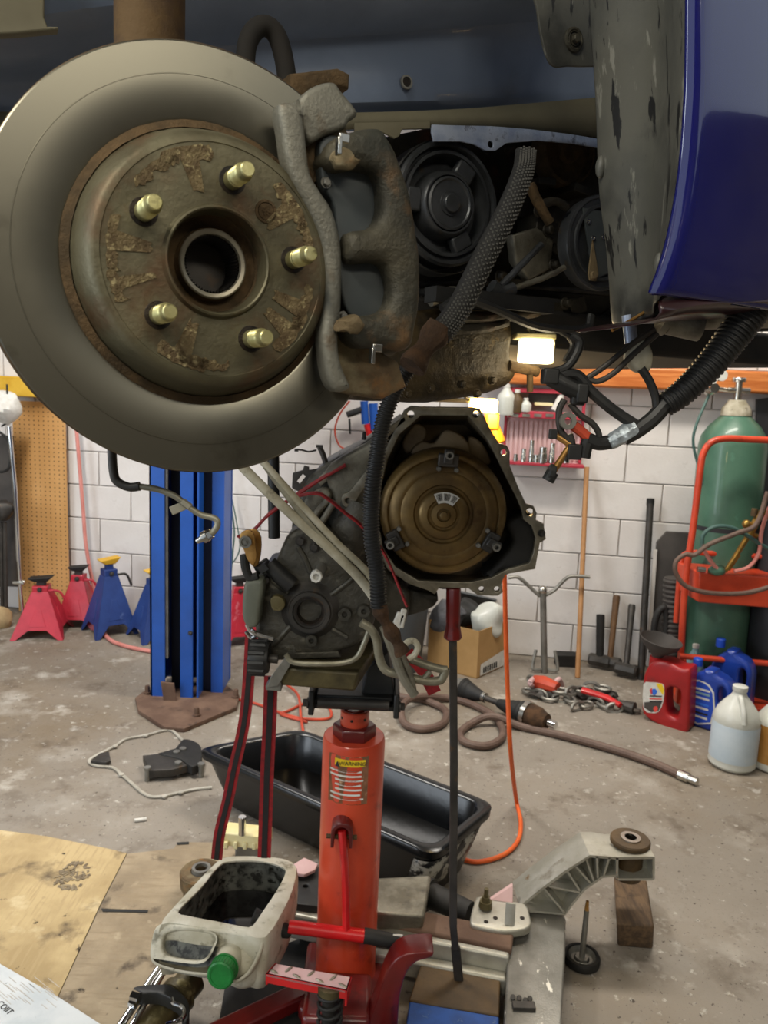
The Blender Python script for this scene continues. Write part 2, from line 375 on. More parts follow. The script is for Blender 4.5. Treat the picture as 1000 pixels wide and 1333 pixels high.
M['lamp'] = mat('lit_lamp', 'fff6dc', emit=('fff0c8', 5))
M['lamp_warm'] = mat('lit_warm_lamp', 'ffd890', emit=('ffc862', 12))
M['amber_housing'] = mat('amber_housing', 'e09a2a', 'd58a1c', 10, rough=.4)
M['rack_red'] = mat('rack_red', 'b03444', '9a2a3a', 8, rough=.45)
M['rack_pale'] = mat('rack_pale', 'd3b1b0', 'c9a5a4', 6, rough=.6)
M['silver_tape'] = mat('silver_tape', 'b9c2c8', '8d979e', 60, rough=.3, metal=.6, bump=.4, bs=200)
M['web_red'] = mat('red_webbing', '9c1a20', '7c141a', 60, rough=.7)
M['web_black'] = mat('black_webbing', '1a1617', '221d1e', 60, rough=.75)
M['gold'] = mat('gold_zinc', 'c79a5c', 'a87c42', 30, rough=.38, metal=.8)
M['rag'] = mat('grey_rag', '5e5f63', '3d3d40', 14, rough=.95, bump=.4)
M['cream'] = mat('cream_plastic', 'd9c98a', 'e2d8a8', 10, rough=.5)
M['bin'] = mat('grey_bin', '43474a', '4d5154', 6, rough=.6)
M['green_wire'] = mat('green_wire', '3f5d57', rough=.5)
M['gasket'] = mat('gasket', 'c5c1b5', 'a9a497', 20, rough=.5, metal=.3)
M['knob_grey'] = mat('grey_cover', '6f7265', '5f6256', 10, rough=.55)
M['leaf'] = mat('dry_scraps', '6f6250', '94866c', 60, rough=.9)

# ---------------------------------------------------------------- the setting
b = B(); b.poly([(-4.5, -3, 0), (4.5, -3, 0), (4.5, 6, 0), (-4.5, 6, 0)])
floor = struct(b.build('floor', M['floor'])); floor['label'] = 'stained grey concrete workshop floor'
w0 = FL(500, 836)
WA = R_(9)
WF = Frame((w0.x, w0.y, 0), (math.cos(WA), -math.sin(WA), 0), Z)
b = B(); b.box(WF.at(0, 2.15, -.1), (9.2, .18, 4.3), Matrix((WF.u, WF.n * -1, WF.v)).transposed())
wall = struct(b.build('wall_back', M['mortar'])); wall['label'] = 'whitewashed concrete block back wall'
bw, bh, g = .405, .203, .006
bb = B(); bb.box((0, 0, 0), (bw - g, .05, bh - g)); bme = bb.mesh('brick'); bme.materials.append(M['block'])
rot = Matrix((WF.u, WF.n * -1, WF.v)).transposed().to_4x4()
for r in range(12):
    for c in range(-8, 9):
        o = bpy.data.objects.new('brick', bme); COL.objects.link(o)
        p = WF.at((c + (.5 if r % 2 else 0)) * bw + .05, (r + .5) * bh, -.019 + random.uniform(-.0012, .0012))
        o.matrix_basis = Matrix.Translation(p) @ rot; o.parent = wall
        q = o.modifiers.new('b', 'BEVEL'); q.width = .004; q.segments = 2
# the street side behind the viewer: unseen walls, sky gap added above for reflections, bay door open at the left
b = B(); b.box((2.0, -3.1, 1.58), (6.0, .2, 3.16)); o = struct(b.build('wall_front', M['dingy'])); o['label'] = 'dingy unseen front wall below a sky gap added for reflections'
b = B(); b.box((4.6, 1.5, 1.58), (.2, 9.2, 3.16)); o = struct(b.build('wall_right', M['dingy'])); o['label'] = 'dingy right side wall'  # unseen; stops short of the ceiling so the fender mirrors sky
b = B(); b.box((-4.6, 3.2, 2.15), (.2, 5.6, 4.3)); o = struct(b.build('wall_left', M['dingy'])); o['label'] = 'dingy left side wall'
b = B(); b.box((0, 1.5, 4.35), (9.4, 9.4, .1)); struct(b.build('ceiling', M['ceil']))
for i, (x, y, a) in enumerate(((-1.1, -.7, 0), (.9, 2.9, 0), (-1.6, 2.6, math.pi / 2), (1.1, -1.7, 0))):  # last entry is the fixture of the added rotor light
    z = 3.05 if i in (0, 3) else 3.25
    t = thing('ceiling_light', ('white strip light on the ceiling over the car', 'white strip light on the ceiling near the back wall, right half', 'white strip light on the ceiling near the back wall, left half', 'unseen white strip light added behind the viewer for the rotor highlight')[i], 'light', (x, y, z))
    bx = B(); Mr = Matrix.Rotation(a, 3, 'Z'); bx.box((x, y, z + .06), (1.5, .22, .06), Mr); bx.build('housing', M['ceil'], t, .01)
    for s in (-.6, .6):
        bx = B(); bx.cyl(V((x, y, z + .09)) + Mr @ V((s, 0, 0)), V((x, y, 4.32)) + Mr @ V((s, 0, 0)), .01); bx.build('hanger', M['grey_steel'], t)
# wooden beam along the top of the block wall (right) and a yellow one (left)
P = WF.off(.12)
a0, a1 = P.p2(640, 488), P.p2(1010, 500)
zt, zb = P.p2(900, 480)[1], P.p2(900, 509)[1]
b = B(); b.box(WF.at((a0[0] + a1[0]) / 2 + .3, (zt + zb) / 2, .075), (a1[0] - a0[0] + .8, .12, zt - zb), Matrix((WF.u, WF.n * -1, WF.v)).transposed())
o = struct(b.build('trim_1', M['orange_wood'], None, .012)); o['label'] = 'varnished orange wood beam along the wall top'
zt2, zb2 = P.p2(20, 490)[1], P.p2(20, 516)[1]
a0, a1 = P.p2(-60, 500), P.p2(66, 500)
b = B(); b.box(WF.at((a0[0] + a1[0]) / 2, (zt2 + zb2) / 2, .075), (a1[0] - a0[0], .12, zt2 - zb2), Matrix((WF.u, WF.n * -1, WF.v)).transposed())
o = struct(b.build('trim_2', M['yellow'], None, .008)); o['label'] = 'yellow header board above the pegboard'
# ---------------------------------------------------------------- the car on the lift
car = thing('car', 'blue car raised overhead with its front wheel off, brake rotor and engine bay showing', 'car', CO + V((0, 0, -.02)))
def C3(a, l, z): return CAR.at(a, z, l)
# brake rotor
b = B(); prof = [(-.001, .0985), (0, .1005), (0, .1280), (.0004, .1282), (.0004, .1286), (0, .1288), (0, .1485), (-.0008, .1496)]
b.lathe(prof, CO, CN, 128)
rotor = b.build('brake_rotor', M['rotor'], car, label='large bare brake rotor with a polished ring and rusty centre')
b = B(); b.lathe([(-.0008, .1496), (-.0014, .1502), (-.009, .1502), (-.009, .144), (-.019, .144), (-.019, .1502), (-.027, .15), (-.028, .149), (-.028, .05), (-.027, .048)], CO, CN, 128)
for k in range(40):
    a = 2 * math.pi * k / 40; d = CF * math.cos(a) + Z * math.sin(a)
    b.box(CO + d * .139 - CN * .014, (.012, .004, .0115), Matrix((d, d.cross(CN), CN)).transposed())
b.build('rusty_edge', M['rust_dark'], rotor, label='rusty brown outer edge with cooling vanes')
b = B(); b.lathe([(-.001, .0985), (-.003, .0975), (-.003, .0945), (.001, .0935), (.006, .0915), (.018, .0885), (.024, .086), (.0285, .0835), (.03, .081), (.0302, .078), (.0295, .0775), (.0295, .0385), (.0305, .038), (.0335, .0368), (.034, .0355), (.033, .0345), (.026, .0335), (.012, .0325), (.0, .031)], CO, CN, 96)
for v in b.bm.verts:
    q = v.co - CO; rr = math.hypot(q.dot(CF), q.z)
    if .093 < rr < .099: v.co += noise.noise_vector(v.co * 300) * .0006
b.build('rotor_hat', M['hat'], rotor, label='rusty centre hat of the rotor')
b = B(); b.lathe([(-.0006, .0992), (.0012, .0975), (.0022, .0948), (.004, .0932)], CO, CN, 128)
for v in b.bm.verts: v.co += noise.noise_vector(v.co * 260) * .0005
b.build('rust_ring', M['rust_dark'], rotor, label='brown rust ring where the hat meets the ring')
# flaking rust patches between the studs
ST = [8 + 72 * k for k in range(5)]
random.seed(3)
def polar(a, r, l): a = R_(a); return C3(r * math.cos(a), l, r * math.sin(a))
for k, a0 in enumerate([40, 108, 128, 176, 250, 262, 322, 338, 20, 198]):
    b = B(); up, dn = [], []; wide = 15 if k < 8 else 9
    r1, r2 = random.uniform(.066, .068), random.uniform(.0725, .076)
    for i in range(15):
        t = -wide + 2 * wide * i / 14
        up.append(polar(a0 + t, r2 - (.004 if i in (0, 14) else 0) + random.uniform(-.0008, .0008), .0296))
        stem = .046 if 5 <= i <= 8 and k % 3 != 2 else r1
        dn.append(polar(a0 + t * (1 if stem > .05 else 1.3), stem + random.uniform(-.0022, .0018), .0296))
    b.prism(up + dn[::-1], CN * .0007); b.build('rust_flake', M['rust_flake'], rotor)
for k, a in enumerate(ST):
    p = polar(a, .0562, .0296); b = B()
    b.lathe([(.0001, .0094), (.0003, .0092), (.0003, .006), (.0, .006)], p, CN, 24); b.build('stud_hole', M['bore'], rotor)
    b = B(); pr = [(0, .0064), (.010, .0064), (.0105, .0059), (.0135, .0059)]
    t = .0135
    while t < .026: pr += [(t, .0064), (t + .0007, .0058)]; t += .0014
    pr += [(.026, .0056), (.027, .0052), (.0335, .005), (.0345, .0042), (.0345, .0005)]
    b.lathe(pr, p, CN, 20, c1=True); b.build('wheel_stud', M['stud'], rotor)
p = polar(48, .0515, .0295); b = B(); b.lathe([(.0003, .0082), (.0008, .0078), (.0008, .0064), (-.0, .0058), (.0006, .0054), (.0006, .0001)], p, CN, 20)
for k in range(3):
    d = CF * math.cos(k * 1.047) + Z * math.sin(k * 1.047); b.box(p + CN * .0009, (.0058, .0012, .0006), Matrix((d, d.cross(CN), CN)).transposed())
b.build('retaining_screw', M['rust_dark'], rotor)
b = B(); b.lathe([(.018, .0328), (.012, .0322), (.010, .0255), (.0165, .0245), (.0185, .0236), (.0185, .0206), (.016, .0197)], CO, CN, 48); b.build('hub_bore', M['rust_dark'], rotor)
b = B(); b.lathe([(.0165, .0243), (.0186, .0238), (.0192, .0228), (.0186, .0204), (.016, .0197)], CO, CN, 48); b.build('hub_lip', M['flange'], rotor, label='bright worn lip of the splined hub')
b = B(); pr = []
n = 54; ringA = []; ringB = []
for k in range(n * 2):
    a = math.pi * k / n; r = .0199 if k % 2 else .0180
    ringA.append(C3(r * math.cos(a), .016, r * math.sin(a))); ringB.append(C3(r * math.cos(a + .1), -.014, r * math.sin(a + .1)))
b.loft([ringA, ringB], False, True); b.build('splines', M['dark_steel'], rotor)
# strut and hose behind the rotor
p = CP(-.11)
b = B(); c0, c1 = p.px(195, 62), p.px(195, -150); b.cyl(c0 + (c0 - c1) * .9, c1, .0275, n=32); b.lathe([(0, .0275), (.0, .034), (.008, .034), (.008, .0275)], c0 - Z * .03, Z, 32)
strut = b.build('strut', M['strut'], car, label='rusty brown strut tube')
b = B(); b.lathe([(0, .02), (-.01, .055), (-.03, .06), (-.09, .06), (-.1, .03), (-.12, .03)], CO - CN * .03, CN, 40, c1=True); b.box(C3(.0, -.1, .0), (.1, .06, .26), Matrix((CF, CN, Z)).transposed()); b.build('knuckle', M['rust_dark'], car, .008)
q = CP(-.24)
loop = [q.px(*s) for s in ((318, 120), (322, 58), (340, 34), (360, 46), (372, 90), (376, 150))]
b = B(); b.tube(spline(loop), .010, 12); b.build('brake_hose', M['under'], car)  # near-black underbody colour puts the tray's shade into the hose

# caliper, pads and carrier at the front of the rotor
fr = CP(.034)
band = [(365, 134), (388, 132), (392, 128), (398, 160), (401, 190), (406, 225), (420, 250), (432, 268), (440, 290), (446, 320), (447, 350), (446, 400), (442, 428), (443, 460), (450, 485), (458, 505), (440, 510), (429, 495), (424, 470), (421, 440), (425, 410), (427, 380), (426, 350), (422, 320), (412, 290), (398, 262), (383, 235), (374, 205), (369, 170)]
carrier = B().plate(fr, sp2(band, 3), .020, bev=.005).build('caliper_carrier', M['bracket'], car, label='grey cast carrier arm curving past the rotor')
b = B(); b.plate(CP(.028), sp2([(390, 135), (400, 118), (418, 108), (436, 106), (446, 118), (464, 140), (466, 150), (456, 157), (450, 166), (425, 175), (405, 185), (394, 165)], 3), .018, bev=.004); b.build('carrier_ear', M['bracket'], carrier)
b = B(); b.plate(CP(.014), [(396, 168), (450, 160), (462, 190), (465, 240), (440, 250), (415, 235), (402, 205)], .03, bev=.004); b.jit(.0012, 60); b.build('carrier_lug', M['rust'], carrier)
b = B(); b.plate(CP(.014), [(432, 430), (470, 440), (520, 470), (532, 505), (500, 519), (446, 512), (436, 470)], .03, bev=.005); b.jit(.0012, 60); b.build('carrier_lug', M['rust'], carrier)
cal = [(428, 200), (440, 178), (465, 168), (490, 163), (503, 168), (515, 190), (530, 225), (541, 265), (548, 310), (551, 350), (550, 390), (545, 425), (540, 450), (524, 462), (500, 456), (480, 452), (470, 432), (455, 412), (452, 398)]
# E-shaped fingers: outline with two notches opening to the left
E_ = [(428, 200), (440, 178), (465, 168), (490, 163), (503, 168), (515, 190), (530, 225), (541, 265), (548, 310), (551, 350), (550, 390), (545, 425), (540, 448), (524, 458), (500, 452), (478, 452), (462, 440), (458, 415), (472, 410), (497, 408), (509, 398), (514, 375), (509, 352), (498, 340), (462, 339), (456, 318), (460, 300), (480, 297), (494, 290), (502, 268), (500, 240), (492, 222), (470, 216), (440, 218)]
b = B(); b.plate(CP(.042), sp2(E_, 3), .05, bev=.009, res=3); b.jit(.0008, 70)
caliper = b.build('brake_caliper', M['caliper'], car, label='grimy brake caliper with two windows showing the pad')
b = B(); b.plate(CP(-.008), sp2([(470, 180), (503, 170), (528, 215), (546, 300), (548, 400), (530, 455), (490, 450), (480, 300)], 3), .06, bev=.012, res=3); b.build('caliper_bridge', M['caliper'], caliper)
b = B(); b.plate(CP(.024), sp2([(418, 185), (438, 176), (455, 200), (470, 205), (505, 220), (525, 300), (520, 400), (500, 420), (468, 418), (448, 395), (440, 330), (436, 270), (422, 245), (418, 215)], 3), .012, bev=.002); b.build('brake_pad', M['pad'], caliper, label='dark grey pad backing plate in the caliper windows')
for x, y in ((424, 238), (446, 412)):
    b = B(); b.bolt(CP(.026).px(x, y), CN, .003, .004); b.build('pad_rivet', M['grey_steel'], caliper)
for i, (x, y) in enumerate(((448, 180), (491, 453))):
    b = B(); f2 = CP(.05); c = f2.px(x, y); b.box(c, (.008, .003, .006), Matrix((CF, CN, Z)).transposed()); b.box(c + CF * -.004 - Z * .006, (.003, .006, .012), Matrix((CF, CN, Z)).transposed()); b.build('pad_clip', M['steel'], caliper, .0006)
f2 = CP(.040)
for x, y in ((447, 210), (455, 425)):
    b = B(); b.ell(f2.px(x, y), (.012, .006, .006), n=18, m=10); b.jit(.004, 130); b.build('rust_scab', M['rust'], caliper)
b = B(); f2 = CP(-.11); b.plate(f2, [(378, 95), (440, 88), (456, 96), (455, 115), (440, 112), (400, 125), (378, 128)], .04, bev=.003); b.build('caliper_mount', M['rust_dark'], car)

# inner body panel (pressed sheet): rows of (screen row, lateral)
rows = []
XS = [-160, -60, 30, 110, 200, 300, 400, 500, 600, 700, 800, 900]
for (ys, l) in (((-240, -240, -240, -250, -250, -250, -250, -250, -250, -250, -250, -250), -.20), ((70, 68, 62, 52, 42, 36, 32, 28, 18, 8, 0, -8), -.245), ((90, 92, 88, 74, 60, 50, 42, 34, 24, 14, 4, -4), -.325), ((120, 118, 116, 114, 112, 110, 105, 100, 96, 92, 90, 90), -.335), ((160, 158, 152, 148, 145, 142, 140, 137, 134, 122, 122, 122), -.338), ((166, 164, 158, 154, 150, 148, 146, 143, 140, 130, 128, 128), -.352), ((190, 190, 180, 175, 172, 168, 166, 162, 160, 156, 160, 166), -.372), ((215, 215, 205, 200, 195, 180, 172, 170, 168, 170, 178, 182), -.345)):
    rows.append([CP(l + (.012 * math.sin(x * .011 + y * .02) if l > -.34 else 0)).px(x, y) for x, y in zip(XS, ys)])
b = B(); b.grid([spline(r, k=4) for r in rows]); inner = b.build('inner_panel', M['blue_grey'], car, label='steel-blue painted inner body panel', ang=70, sub=1, sol=.002)
b = B(); b.grid([spline([CP(-.331).px(x, y) for x, y in zip(XS, ys)], k=4) for ys in ((146, 146, 146, 146, 147, 148, 148, 146, 142, 134, 126, 126), (171, 171, 171, 171, 171, 170, 170, 167, 166, 170, 180, 184))])
b.build('panel_fold', M['khaki'], inner, sol=.003)
b = B(); b.plate(CP(-.327), [(462, 160), (560, 158), (560, 167), (524, 168), (520, 177), (514, 180), (498, 172), (462, 172)], .003, bev=.0005); b.build('panel_lip', M['khaki'], inner)  # left end of the lip, in the fold's darker khaki
lip = [(562, 172), (565, 184), (600, 184), (618, 188), (632, 196), (645, 196), (660, 186), (700, 183), (740, 186), (790, 194), (790, 182), (740, 174), (690, 168), (640, 164), (590, 163), (563, 162)]
b = B(); b.plate(CP(-.325), lip, .003, holes=[(639, 188, .0045)], bev=.0006); b.build('panel_lip', M['bare_lip'], inner, label='scuffed bright lower lip with a bolt hole')
b = B(); f2 = CP(-.322); c = f2.px(529, 107); b.lathe([(0, .0085), (.002, .008), (.002, .006), (-.001, .0055)], c, CN, 20); b.build('grommet', M['grey_steel'], inner)
b = B(); b.lathe([(.0005, .0055), (.0005, .0001)], c, CN, 16); b.build('grommet_hole', M['bore'], inner)
b = B(); b.plate(CP(-.2), [(-150, -200), (60, -200), (58, 22), (62, 34), (76, 34), (76, 39), (20, 44), (-150, 52)], .012, bev=.002); b.build('upper_tray', M['khaki'], inner)
# liner flange with bolt
b = B(); b.plate(CP(-.20), sp2([(690, -60), (700, 10), (704, 40), (712, 72), (722, 86), (740, 86), (790, 78), (800, 0), (800, -60)], 3), .004, bev=.001)
flange = b.build('liner_flange', M['liner'], car)
b = B(); c = CP(-.199).px(747, 52); b.lathe([(0, .014), (.002, .0135), (.003, .011), (.002, .0095), (.0025, .0085)], c, CN, 24); b.bolt(c, CN, .0052, .008); b.build('flange_bolt', M['caliper'], flange)
# wheel arch liner: from the fender lip in towards the engine
LO = [(908, -260), (908, -60), (907, 60), (906, 130), (901, 190), (894, 250), (882, 310), (868, 365), (858, 392)]
LI = [(752, -260), (762, -60), (770, 60), (775, 130), (777, 190), (778, 250), (788, 310), (794, 380), (796, 430)]
rows = []
for (xo, yo), (xi, yi) in zip(LO, LI):
    po, pi = CP(.072).px(xo, yo), CP(-.10).px(xi, yi); r = []
    for k in range(9):
        t = k / 8; r.append(po.lerp(pi, t) + CF * (.022 * math.sin(math.pi * t) - .006 * math.sin(3 * math.pi * t)))
    rows.append(r)
b = B(); b.grid(rows); liner = b.build('wheel_arch_liner', M['liner'], car, label='scuffed grey plastic wheel arch liner', ang=70, sub=1, sol=.004)
b = B(); f2 = CP(-.03); b.tube(spline([f2.px(858, 394), f2.px(830, 412), f2.px(797, 430)]), .0018, 8); b.build('liner_edge', M['gold'], liner)
for x, y in ((893, 70), (862, 345), (786, 218)):
    b = B(); po = CP(.02 if x > 800 else -.09).px(x, y) - CF * .004; b.ell(po, (.006, .006, .012), n=12, m=6); b.build('liner_clip', M['liner'], liner)
# fender skin
rows = []
for k, (x, y) in enumerate([(910, -420), (910, -200), (909, -60), (908, 60), (907, 112), (906, 124), (902, 190), (895, 250), (883, 310), (870, 360), (862, 384)]):
    po = CP(.078).px(x, y); r = []; zz = po.z - CO.z; up_ = max(0, zz - .168)
    for t in (-.004, 0, .004, .012, .05, .12, .2, .32, .45, .6):
        l = .078 - (.010 if t < 0 else .003 if t == 0 else 0) + .018 * math.sin(min(t / .5, 1) * math.pi / 2) - t * t * .45
        l -= up_ * .04 * min(1, max(0, t) / .05)
        l -= max(0, .03 - zz) * .3
        r.append(C3((po - CO).dot(CF) + t, l, zz))
    rows.append(r)
b = B(); b.grid(rows); fender = b.build('front_fender', M['blue'], car, label='glossy dark blue front fender', ang=60, sub=1, sol=.003)
# bumper underside and side light trim
fz = CP(.072)
pts = [fz.px(x, y) for x, y in ((858, 386), (905, 374), (960, 372), (1100, 372))]
b = B(); b.grid([[p - CN * .01 for p in pts], [p + Z * -.016 + CN * .006 for p in pts], [p + Z * -.024 - CN * .01 for p in pts], [p - Z * .028 - CN * .14 for p in pts]]); b.build('bumper_valance', M['valance'], car, label='dark glossy bumper valance under the fender', ang=60, sub=1, sol=.003)
# underbody, and an unseen hood slab added to keep the bay dark
BA = Matrix((CF, CN, Z)).transposed()
b = B(); b.box(C3(.25, -.78, .62), (1.7, 1.5, .03), BA); b.build('hood', M['blue'], car, .01)
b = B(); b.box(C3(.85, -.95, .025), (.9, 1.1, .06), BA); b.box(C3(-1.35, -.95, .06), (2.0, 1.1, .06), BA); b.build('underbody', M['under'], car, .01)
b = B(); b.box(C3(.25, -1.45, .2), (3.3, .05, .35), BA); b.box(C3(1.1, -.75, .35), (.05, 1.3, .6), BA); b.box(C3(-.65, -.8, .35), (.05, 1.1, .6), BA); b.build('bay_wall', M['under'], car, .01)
# engine front
eng = B(); eng.plate(CP(-.46), [(495, 178), (560, 165), (690, 165), (800, 170), (800, 400), (760, 430), (690, 440), (560, 470), (495, 470)], .28, bev=.01)
engine = eng.build('engine', M['engine'], car, label='grimy engine front with pulleys in the dark bay')
f2 = CP(-.43)
b = B(); random.seed(11)
for x, y, sx, sy in ((700, 240, 30, 10), (690, 300, 14, 40), (715, 330, 26, 12), (660, 370, 40, 10), (700, 400, 60, 14), (620, 395, 50, 16), (600, 430, 60, 20), (690, 350, 12, 30), (745, 250, 30, 12), (665, 265, 12, 40), (560, 380, 20, 16), (640, 420, 20, 20), (740, 400, 30, 24)):
    c = f2.px(x, y); b.box(c, (sx * .0011, .05, sy * .0011), BA @ Matrix.Rotation(random.uniform(-.5, .5), 3, 'Y'))
for x, y in ((668, 235), (700, 275), (712, 300), (650, 360), (735, 395), (600, 410), (570, 395), (720, 345)):
    b.bolt(CP(-.40).px(x, y), CN, .007, .014)
b.build('brackets', M['engine'], engine, .003); engine.children[-1]['kind'] = 'stuff'
b = B(); b.tube([f2.px(655, 372), f2.px(715, 315)], .004, 8); b.tube([f2.px(672, 370), f2.px(740, 345)], .004, 8); b.plate(CP(-.40), [(668, 305), (700, 296), (722, 310), (718, 350), (690, 365), (672, 340)], .02, bev=.004); b.build('cast_brace', M['cast'], engine)
for pts, r_, mm in ((((652, 372), (672, 352), (705, 318)), .005, 'pulley'), (((668, 376), (712, 360), (735, 348)), .004, 'cast'), (((690, 240), (700, 262), (716, 290)), .007, 'rust_dark'), (((700, 268), (722, 262), (738, 270)), .006, 'engine'), (((560, 392), (590, 380), (612, 392)), .008, 'cast'), (((640, 372), (652, 380), (668, 376)), .010, 'pulley'), (((600, 415), (650, 412), (700, 405)), .009, 'engine'), (((560, 430), (620, 428), (660, 418)), .008, 'engine')):
    b = B(); b.tube(spline([CP(-.335).px(*p) for p in pts]), r_, 10); b.jit(.001, 80); b.build('bay_pipe', M[mm], engine)
# crank pulley
pc = CP(-.34).px(583, 266); pu = .0838 / 83
b = B(); b.lathe([(-.03, .080), (0, .080), (.004, .077), (.004, .073), (-.002, .0715), (-.004, .0705), (-.004, .068), (.002, .067), (.002, .063), (-.012, .061), (-.02, .057), (-.02, .046), (-.004, .0425), (.003, .041), (.006, .038), (.006, .036), (.001, .035), (.001, .034)], pc, CN, 64)
pul = b.build('crank_pulley', M['pulley'], engine, label='dark grey crank pulley with a central bolt')
b = B(); b.lathe([(.001, .0345), (.007, .034), (.008, .031), (.006, .029), (.006, .016), (.008, .0155), (.008, .0125), (.013, .012), (.014, .011), (.014, .0005)], pc, CN, 40, c1=True); b.build('pulley_hub', M['pulley'], engine)
for a in (60, 180, 300):
    b = B(); d = CF * math.cos(R_(a)) + Z * math.sin(R_(a)); b.box(pc + d * .052 - CN * .006, (.022, .03, .014), Matrix((d, d.cross(CN), CN)).transposed()); b.build('pulley_spoke', M['pulley'], engine, .003)
b = B(); b.lathe([(-.034, .086), (-.006, .086), (-.004, .084)], pc - Z * .004, CN, 64); b.build('belt', M['rubber'], engine)
b = B(); b.tube([f2.px(520, 372), f2.px(620, 368), f2.px(790, 382)], .005, 8); b.box(f2.px(690, 392), (.19, .02, .014), BA); b.build('bracket_rail', M['dark_steel'], engine)
# compressor clutch
cc = CP(-.33).px(782, 317)
b = B(); b.lathe([(-.02, .066), (0, .069), (.004, .068), (.005, .064), (.003, .062), (.003, .055), (.006, .054), (.006, .050), (-.001, .048), (-.001, .001)], cc, CN, 56, c1=True); comp = b.build('compressor_clutch', M['pulley'], engine, label='round grey compressor clutch with a triangular plate')
b = B(); f3 = Frame(cc + CN * .005, CF, Z); b.plate(f3, [(-.044, .044), (.04, .044), (.045, -.03), (-.004, -.05), (-.02, -.03)], .003, bev=.0005, px=False); b.build('clutch_plate', M['pad'], engine)
for a, z in ((-.032, .026), (-.02, .004), (.0, .008)):
    b = B(); b.lathe([(0, .004), (.0015, .0036), (.0015, .002), (0, .0018)], f3.at(a, z, .0005), CN, 14, c1=True); b.build('clutch_rivet', M['steel'], engine)
b = B(); b.plate(f3.off(.003), [(-.022, .0), (-.006, -.046), (-.010, -.056), (-.022, -.056), (-.026, -.046)], .003, bev=.0004, px=False); b.lathe([(0, .006), (.003, .005), (.003, .002)], f3.at(-.016, -.048, .003), CN, 16, c1=True); b.build('clutch_arm', M['rust'], engine)
# pulley at the top right (idler) and belt
pc2 = CP(-.42).px(742, 195); b = B(); b.lathe([(-.03, .052), (0, .052), (.002, .048), (-.006, .046), (-.006, .02), (.004, .018), (.004, .0005)], pc2, CN, 44, c1=True); b.build('idler_pulley', M['rust_dark'], engine)
# oil pan and engine foot lit by the work lamp
b = B(); f4 = CP(-.36)
b.plate(f4, sp2([(468, 425), (545, 402), (620, 402), (664, 410), (670, 440), (668, 466), (676, 480), (668, 498), (640, 512), (560, 524), (500, 522), (455, 515), (440, 470)], 3), .26, bev=.014, res=3); b.jit(.004, 22)
pan = b.build('engine_oil_pan', M['pan_oily'], car, label='oily brown sump lit by the work lamp')
for x, y in ((560, 505), (600, 500), (640, 495), (530, 512), (620, 512)):
    b = B(); b.bolt(CP(-.352).px(x, y), CN, .005, .008); b.build('pan_bolt', M['pan_oily'], pan)
b = B(); b.cyl(CP(-.36).px(662, 476), CP(-.36).px(699, 484), .008); b.cyl(CP(-.36).px(690, 484), CP(-.36).px(690, 510), .005); b.build('pan_stud', M['rust_dark'], pan)
b = B(); b.box(CP(-.33).px(640, 392), (.2, .03, .02), BA); b.tube(spline([CP(-.31).px(*p) for p in ((575, 402), (600, 388), (640, 400), (700, 425), (760, 428), (770, 410))]), .006, 8)
b.tube(spline([CP(-.31).px(*p) for p in ((735, 470), (745, 452), (742, 440), (730, 432))]), .004, 8); b.build('bay_wire', M['black'], engine)
# big braided loom, then corrugated tube down to the dirty clot
f5 = CP(-.16)
pa = [f5.px(*p) for p in ((684, 196), (680, 225), (660, 275), (630, 335), (598, 400), (572, 436))]
pa = spline(pa, k=10)
b = B(); b.tube(pa, lambda t, i: .0112 + .0025 * min(t * 1.2, 1), 18); loom = b.build('braided_loom', M['loom'], car, label='thick black braided loom in front of the pulley')
b = B()
for k in range(9):   # visible rows of stitches
    for i in range(0, len(pa) - 2):
        p, q = pa[i], pa[i + 1]
        for t in ((0,) if k % 2 else (.5,)):
            c = p.lerp(q, t); tg = (q - p).normalized(); sd = tg.cross(CN).normalized(); a = (k - 4) * .27
            rr = .0114 + .0025 * min(i / len(pa) * 1.2, 1)
            b.box(c + sd * rr * math.sin(a) + sd.cross(tg) * rr * math.cos(a) * (1 if sd.cross(tg).dot(CN) > 0 else -1), (.0019, .001, .0019))
b.build('stitching', M['stitch'], loom); loom.children[-1]['kind'] = 'stuff'
b = B(); b.tube(spline([f5.px(*p) for p in ((572, 425), (560, 445), (546, 464), (536, 478))]), lambda t, i: .0138 + .002 * math.sin(t * 9), 14); b.jit(.003, 60); b.build('dirt_clot', M['dirt'], loom)
def corrug(pts, r, pitch=.0040, amp=.0008):
    pp = spline(pts, step=pitch / 4); return pp, (lambda t, i: r + amp * (1 if (i // 2) % 2 else -1))
f6 = VP(.88)
pp, rf = corrug([f6.px(*p) for p in ((540, 470), (518, 500), (500, 545), (490, 600), (484, 650), (484, 700), (491, 745), (493, 790))], .0092)
b = B(); b.tube(pp, rf, 14); ct = b.build('corrugated_loom', M['black'], car, label='black corrugated loom hanging past the torque converter')
b = B(); b.tube(spline([f6.px(*p) for p in ((492, 786), (502, 810), (514, 830), (524, 850))]), lambda t, i: .008 + .002 * math.sin(t * 14), 10); b.jit(.0015, 120); b.build('loom_clot', M['dirt'], ct)
